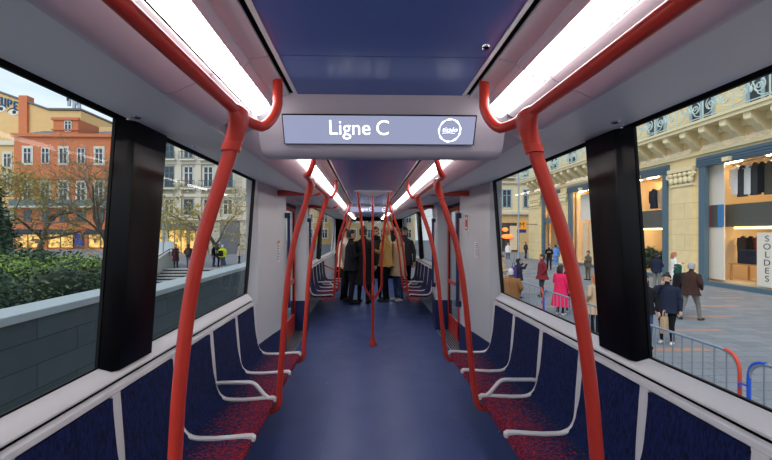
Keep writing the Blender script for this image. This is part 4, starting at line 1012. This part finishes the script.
for k, (a, c_) in enumerate(OP):
    f = MB()
    Bx(f, a - .02, a + .28, -.1, .14, 0, ZT); Bx(f, c_ - .28, c_ + .02, -.1, .14, 0, ZT); Bx(f, a - .1, c_ + .1, -.14, .14, ZT - .42, ZT + .06)
    for z in (ZT - .34, ZT - .22, ZT - .1): Bx(f, a - .1, c_ + .1, -.18, -.13, z, z + .05)
    Bx(f, a, c_, -.12, .14, 0, .2)
    o = f.build('shopfront', 'teal', t, 0)
    nl = 3 if k == 0 else 1
    for i in range(nl):
        yy = a + (c_ - a) * (i + .5) / nl
        q = MB(); q.box(-yy - .14, -yy + .14, -.34, -.14, ZT - .40, ZT - .22); q.build('sign_lamp', 'facetrim', o, 0)
    g = MB(); g.face([g.add([p]) for p in ((-a, .12, .2), (-c_, .12, .2), (-c_, .12, ZT - .4), (-a, .12, ZT - .4))]); g.build('shop_pane', 'shopglass', o, 0)
    n = MB(); D = 4.5
    Bx(n, a, c_, .5, D, .15, .25); Bx(n, a, c_, .5, D, ZT - .3, ZT - .2); Bx(n, a, c_, D, D + .1, .1, ZT); Bx(n, a - .1, a, .5, D, .1, ZT); Bx(n, c_, c_ + .1, .5, D, .1, ZT)
    n.build('shop_interior', 'shopwall', t, 0)
    for i in range(5 if k == 0 else 3):
        nn = 5 if k == 0 else 3
        yy = a + (c_ - a) * (i + .5) / nn
        for dd in (.7, 2.9):  # row nearest the glass is added to brighten the white partition
            q = MB(); Bx(q, yy - .32, yy + .32, dd - .1, dd + .1, ZT - .36, ZT - .3); q.build('ceiling_lamp', 'lamp', t, 0)
    if k in (0, 1):    # mezzanine edge behind the glass
        q = MB(); Bx(q, a, c_, .75, D, 2.85, 3.92); q.build('mezzanine', 'mezz', t, 0)
        q = MB(); Bx(q, a + .2, c_ - .9, .72, .78, 2.74, 2.84); q.build('light_line', 'lampline', t, 0)
        for i in range(4 if k == 0 else 2):
            yy = a + (c_ - a) * (i + .5) / (4 if k == 0 else 2); q = MB(); Bx(q, yy - .4, yy + .4, 1.9, 2.1, 2.76, 2.84); q.build('ceiling_lamp', 'lamp', t, 0)
q = MB(); Bx(q, 15.98, 16.74, .36, .42, .3, 5.9); q.build('white_partition', 'backdrop', t, 0)
for ya, yb, m in ((16.56, 16.74, mat('red_stripe', (196, 70, 80), .6)), (15.98, 16.22, mat('blue_stripe', (66, 132, 190), .6)), (16.22, 16.56, M['mezz'])):
    q = MB(); Bx(q, ya, yb, .31, .37, 2.85, 3.92); q.build('band_stripe', m, t, 0)
q = MB(); Bx(q, 29.6, 31.9, .3, .6, 4.1, 5.8); q.build('display_panel', mat('peach_panel', (216, 178, 140), .7), t, 0)
q = MB(); Bx(q, 29.5, 32.0, .05, .5, 3.5, 3.9); q.build('lintel', 'teal', t, 0)
q = MB(); Bx(q, 29.7, 31.8, .6, .7, .2, 3.5); q.build('portal_screen', 'wood', t, 0)
q = MB(); Bx(q, 24.6, 27.2, .5, .56, 3.55, 5.6); q.build('white_blind', 'backdrop', t, 0)
for yy in (24.9, 25.7, 26.5):
    q = MB(); Bx(q, yy, yy + .55, .6, .66, .3, 3.4); q.build('display_panel', 'shopwall', t, 0)
# goods in the shop windows
def garment(label, x, y, ztop, h, w, m, group):
    t = thing('hanging_garment', label, 'garment', (x, y, ztop - h), 0, group)
    b = MB(); b.loft([[(.10 * math.cos(q) * dx, w / 2 * math.sin(q) * k + (.03 * math.sin(3 * q)), z * h) for q in (2 * math.pi * j / 14 for j in range(14))] for z, k, dx in ((0, 1.0, 1.0), (.3, .92, 1), (.7, .95, 1), (.86, .9, .9), (.95, .5, .7), (1, .2, .5))]); b.build('body', m, t, 50)
    for s in (-1, 1):
        b = MB(); b.tube([(0, s * w * .42, h * .9), (.02, s * w * .54, h * .6), (.03, s * w * .56, h * .28)], [.085, .08, .065], 8); b.build('sleeve', m, t, 50)
    b = MB(); b.tube([(0, -w * .3, h * .93), (0, 0, h * 1.02), (0, w * .3, h * .93)], .012, 6); b.tube([(0, 0, h * 1.02), (0, 0, h * 1.12)], .008, 6); b.build('hanger', 'steel', t)
cl = ['c_white', 'c_dgrey', 'c_white', 'c_dgrey', 'c_black', 'c_camo', 'c_dgrey', 'c_navy', 'c_dgrey', 'c_black', 'c_camo', 'c_navy']
gl = ['white jacket at the partition end of the upper rail', 'charcoal shirt second from the white partition', 'white shirt third from the white partition', 'charcoal coat fourth from the white partition', 'black coat fifth from the white partition', 'olive brown coat sixth from the white partition', 'charcoal coat seventh from the white partition',
      'navy coat eighth from the white partition', 'charcoal coat ninth from the white partition', 'black coat tenth from the white partition', 'olive coat eleventh from the white partition', 'navy coat at the frame end of the upper rail']
for i in range(10): garment(gl[i] + ', in the big shop window', 17.25, 15.7 - .27 * i, 4.75 - .02 * (i % 3), 1.35 + .1 * (i % 2), .42, cl[i], 'coats on the upper rail of the big shop window')
t = thing('clothes_rail', 'long steel rail carrying coats in the upper shop window', 'clothes rail', (17.25, 14.3, 4.9)); b = MB(); b.tube([(0, -1.8, 0), (0, 1.75, 0)], .025, 8); b.build('bar', 'steel', t)
b = MB()
for y in (-1.6, 1.6): b.tube([(0, y, 0), (0, y, .08), (0, y, .5)], .015, 6)
b.build('hanger_rod', 'steel', t)
for i, (m, lb) in enumerate((('c_navy', 'navy dress in the upper part of the narrower shop window'), ('c_beige', 'beige blouse in the upper part of the narrower shop window'), ('c_black', 'black top at the pillar end of the narrower shop window'))):
    garment(lb, 17.5, 20.6 - .62 * i, 4.3, 1.2, .55, m, 'clothes in the narrower shop window')
for i, (m, lb) in enumerate((('c_dgrey', 'grey jumper on the lower rail, poster end'), ('c_navy', 'navy jumper on the lower rail next to the red top'), ('c_red', 'red top on the lower rail between navy and dark clothes'), ('c_black', 'black jumper on the lower rail'), ('c_dgrey', 'grey cardigan on the lower rail, partition end'))):
    garment(lb + ' of the big shop window', 18.3, 15.0 + .33 * i, 1.45, .95, .4, m, 'clothes on the lower rail of the big shop window')
t = thing('display_table', 'wooden display table with slim legs inside the big shop window', 'table', (18.1, 15.6, G + .25))
b = MB(); b.box(-.5, .5, -.75, .75, .78, .84); b.build('table_top', 'wood', t, 0)
for x in (-.44, .44):
    for y in (-.69, .69): b = MB(); b.box(x - .03, x + .03, y - .03, y + .03, 0, .78); b.build('leg', 'wood', t, 0)
t = thing('display_cube', 'navy blue display cube on the table in the big shop window', 'display cube', (18.05, 15.75, G + 1.09)); b = MB(); b.box(-.3, .3, -.36, .36, 0, .62); b.build('cube_body', 'c_navy', t, 0, .02); b = MB(); b.box(-.31, .31, -.37, .37, .62, .66); b.build('lid', 'c_dgrey', t, 0)
# sale poster
t = thing('sale_poster', 'tall white sale poster with vertical lettering in the big shop window', 'poster', (16.86, 14.02, G + .25), 0)
b = MB(); b.box(-.012, .012, -.48, .48, 0, 2.32); b.build('board', 'backdrop', t, 0)
M['ink'] = mat('poster_ink', (44, 44, 50), .6)
for i, ch in enumerate('SOLDES'): text_obj('letter', ch, .36, (-.016, .10, 2.05 - .34 * i), (R(90), 0, R(-90)), 'ink', t, .002)
for i, (y, s) in enumerate(((19.3, .5), (20.2, .6), (21.2, .55))): foliage(['small potted green shrub by the pier end of the narrower shop window', 'potted green shrub in the middle of the narrower shop window', 'potted green shrub at the dark pillar end of the narrower shop window'][i], (17.6, y, G + .25), (.42, .42, 1.2 + s * .3), 700, 'leaf_m', .09, 40 + i, 'potted_shrub')
# hanging transit sign and the corner house beyond
t = thing('transit_sign', 'orange and blue hanging sign with a dark letter by the corner pillar', 'sign', (14.95, 33.0, 1.95))
M['s_or'] = mat('sign_orange', (236, 150, 40), .5, emit=(236, 150, 40), estr=.25); M['s_bl'] = mat('sign_blue', (50, 62, 130), .5)
b = MB(); b.box(-.6, .6, -.1, .1, 0, 1.15); b.build('sign_box', 's_or', t, 0, .03)
b = MB(); b.box(-.6, .6, -.1, .1, -.45, 0); b.build('lower_strip', 's_bl', t, 0, .03)
text_obj('letter', 'M', .95, (0, -.11, .58), (R(90), 0, 0), 'ink', t, .004)
b = MB(); b.tube([(.6, 0, .7), (2.2, 0, .7)], .04, 6); b.build('bracket', 'rubber', t); t.scale = (.72, .72, .72)
t = thing('corner_house', 'cream corner house with pale shutters and a dark shop beyond the cross street', 'building', (19.3, 45, G))
b = MB(); b.box(-5.2, 8, 0, 10, 5.2, 17); b.build('wall', 'facetrim', t, 0); b = MB(); b.box(-5.2, 8, .05, 10, 0, 5.2); b.build('ground_floor', 'ochre', t, 0)
b = MB(); b.box(-5.3, 8, -.3, 0, 5.0, 5.4); b.box(-5.3, 8, -.3, 0, 9.1, 9.4); b.build('string_course', 'stonetrim', t, 0)
for x in (-3.6, -.9, 1.9):
    for z in (5.9, 10.0, 13.6):
        front_window(t, x, z, 1.2, 2.4, 0, joinery='shutter', surround='stonetrim')
        if z > 9: balcony(t, x - 1.1, x + 1.1, z - .1, 0, .6)
b = MB(); b.box(-1.9, .7, -.05, .1, .1, 3.9); f = b.build('shop_window', mat('dark_shop', (62, 56, 52), .2), t, 0)
b = MB(); b.box(-.5, .5, -.1, -.05, .3, 3.5); b.build('shop_blind', 'cream', f, 0)
M['neon'] = mat('orange_neon', (255, 140, 60), .5, emit=(255, 110, 40), estr=1.6)
b = MB(); b.ball((-1.2, -.3, 3.0), (.4, .1, .28), 10, 6); b.ball((-.95, -.3, 2.1), (.8, .12, .3), 10, 6); b.build('neon_sign', 'neon', f, 50)
t = thing('drainpipe_post', 'slim dark lamp post standing before the doorway of the shop building', 'lamp post', (12.6, 28.4, G)); b = MB(); b.lathe([(.14, 0), (.14, .6), (.07, .8), (.06, 9.0), (.04, 9.1)], seg=10); b.build('post', 'zinc', t); b = MB(); b.lathe([(.05, 9.0), (.2, 9.15), (.2, 9.5), (.05, 9.65)], seg=10); b.build('lamp_head', 'zinc', t)
t.name = 'lamp_post'

# ------------------------------------------------------------------ crowd barriers along the tram
M['b_red'] = mat('barrier_red', (216, 78, 56), .5); M['b_blue'] = mat('barrier_blue', (36, 84, 196), .5)
def barrier(x, y0, y1, label):
    t = thing('crowd_barrier', label, 'barrier', (x, (y0 + y1) / 2, G), 0, 'galvanised crowd barriers beside the tram'); h = (y1 - y0) / 2
    b = MB()
    b.tube([(0, -h, .45)] + arc((0, -h, .85), (0, -h, 1.1), (0, -h + .25, 1.1), 6) + arc((0, h - .25, 1.1), (0, h, 1.1), (0, h, .85), 6) + [(0, h, .45)], .019, 10); b.tube([(0, -h, .16), (0, h, .16)], .016, 8); b.build('frame', 'steel', t)
    b = MB(); n = int(2 * h / .15)
    for i in range(1, n): yy = -h + 2 * h * i / n; b.tube([(0, yy, .16), (0, yy, 1.1)], .0085, 6)
    b.build('bar_grating', 'steel', t)
    for yy, m in ((-h, 'b_red'), (h, 'b_blue')):
        s = 1 if yy < 0 else -1
        b = MB(); b.tube([(0, yy, 0)] + arc((0, yy, .86), (0, yy, 1.103), (0, yy + s * .17, 1.102), 6), .0205, 10); b.build('end_post', m, t, label='red end post' if m == 'b_red' else 'blue end post')
        b = MB(); b.box(-.3, .3, yy + s * .02 - .02, yy + s * .02 + .02, .0, .04); b.build('foot', 'steel', t, 0)
    b = MB(); b.tube([(0, h, .78), (0, h + .1, .78), (0, h + .1, .72)], .012, 6); b.build('hook', 'b_blue', t)
barrier(4.32, 1.55, 3.85, 'crowd barrier nearest the viewer, its blue end beside a red one')
barrier(4.38, 4.0, 6.25, 'crowd barrier with a red end in front of the big shop window')
barrier(4.45, 6.40, 8.68, 'crowd barrier behind the second window pillar, near the pink coat')
barrier(4.52, 8.85, 11.1, 'crowd barrier behind the white haired person')
barrier(4.60, 11.25, 13.5, 'most distant crowd barrier, by the long beige coat')

# ------------------------------------------------------------------ sky, sun, camera
w = bpy.data.worlds.new('sky'); SC.world = w; w.use_nodes = True; nt = w.node_tree; bg = nt.nodes['Background']
tc = N(nt, 'ShaderNodeTexCoord'); s = N(nt, 'ShaderNodeSeparateXYZ'); nt.links.new(tc.outputs['Generated'], s.inputs[0])
rp = N(nt, 'ShaderNodeValToRGB'); nt.links.new(s.outputs[2], rp.inputs[0])
for i, (p, c_) in enumerate(((0, (222, 232, 240)), (.25, (190, 216, 242)), (.7, (140, 180, 226)))):
    el = rp.color_ramp.elements[i] if i < 2 else rp.color_ramp.elements.new(p)
    el.position = p; el.color = lin(c_) + (1,)
cn = N(nt, 'ShaderNodeTexNoise'); cn.inputs['Scale'].default_value = 3.2; cn.inputs['Detail'].default_value = 7
mp = N(nt, 'ShaderNodeMapping'); mp.inputs['Scale'].default_value = (1, 1, 2.6); nt.links.new(tc.outputs['Generated'], mp.inputs[0]); nt.links.new(mp.outputs[0], cn.inputs['Vector'])
mr = N(nt, 'ShaderNodeMapRange'); nt.links.new(cn.outputs[0], mr.inputs[0]); mr.inputs[1].default_value = .42; mr.inputs[2].default_value = .7
nt.links.new(mixc(nt, math_node(nt, 'MULTIPLY', mr.outputs[0], .75), rp.outputs[0], lin((240, 242, 244)) + (1,)), bg.inputs['Color'])
bg.inputs['Strength'].default_value = 1.0
ld = bpy.data.lights.new('sun', 'SUN'); ld.energy = 1.6; ld.angle = R(40); ld.color = (1, .95, .87)
lo = bpy.data.objects.new('sun', ld); COL.objects.link(lo); lo.rotation_euler = Vector((.55, .6, -.75)).to_track_quat('-Z', 'Y').to_euler()
cam = bpy.data.cameras.new('camera'); co = bpy.data.objects.new('camera', cam); COL.objects.link(co)
co.location = (-.08, 0, 1.6); co.rotation_euler = (R(90), 0, R(-1.35))
cam.sensor_width = 36; cam.sensor_fit = 'HORIZONTAL'; cam.lens = 343 / 772 * 36; cam.shift_x = 11 / 772; cam.shift_y = 3 / 772; cam.clip_start = .02; cam.clip_end = 400
SC.camera = co
vs = SC.view_settings; vs.view_transform = 'Standard'; vs.look = 'None'; vs.gamma = 1; vs.use_curve_mapping = False; vs.exposure = .36
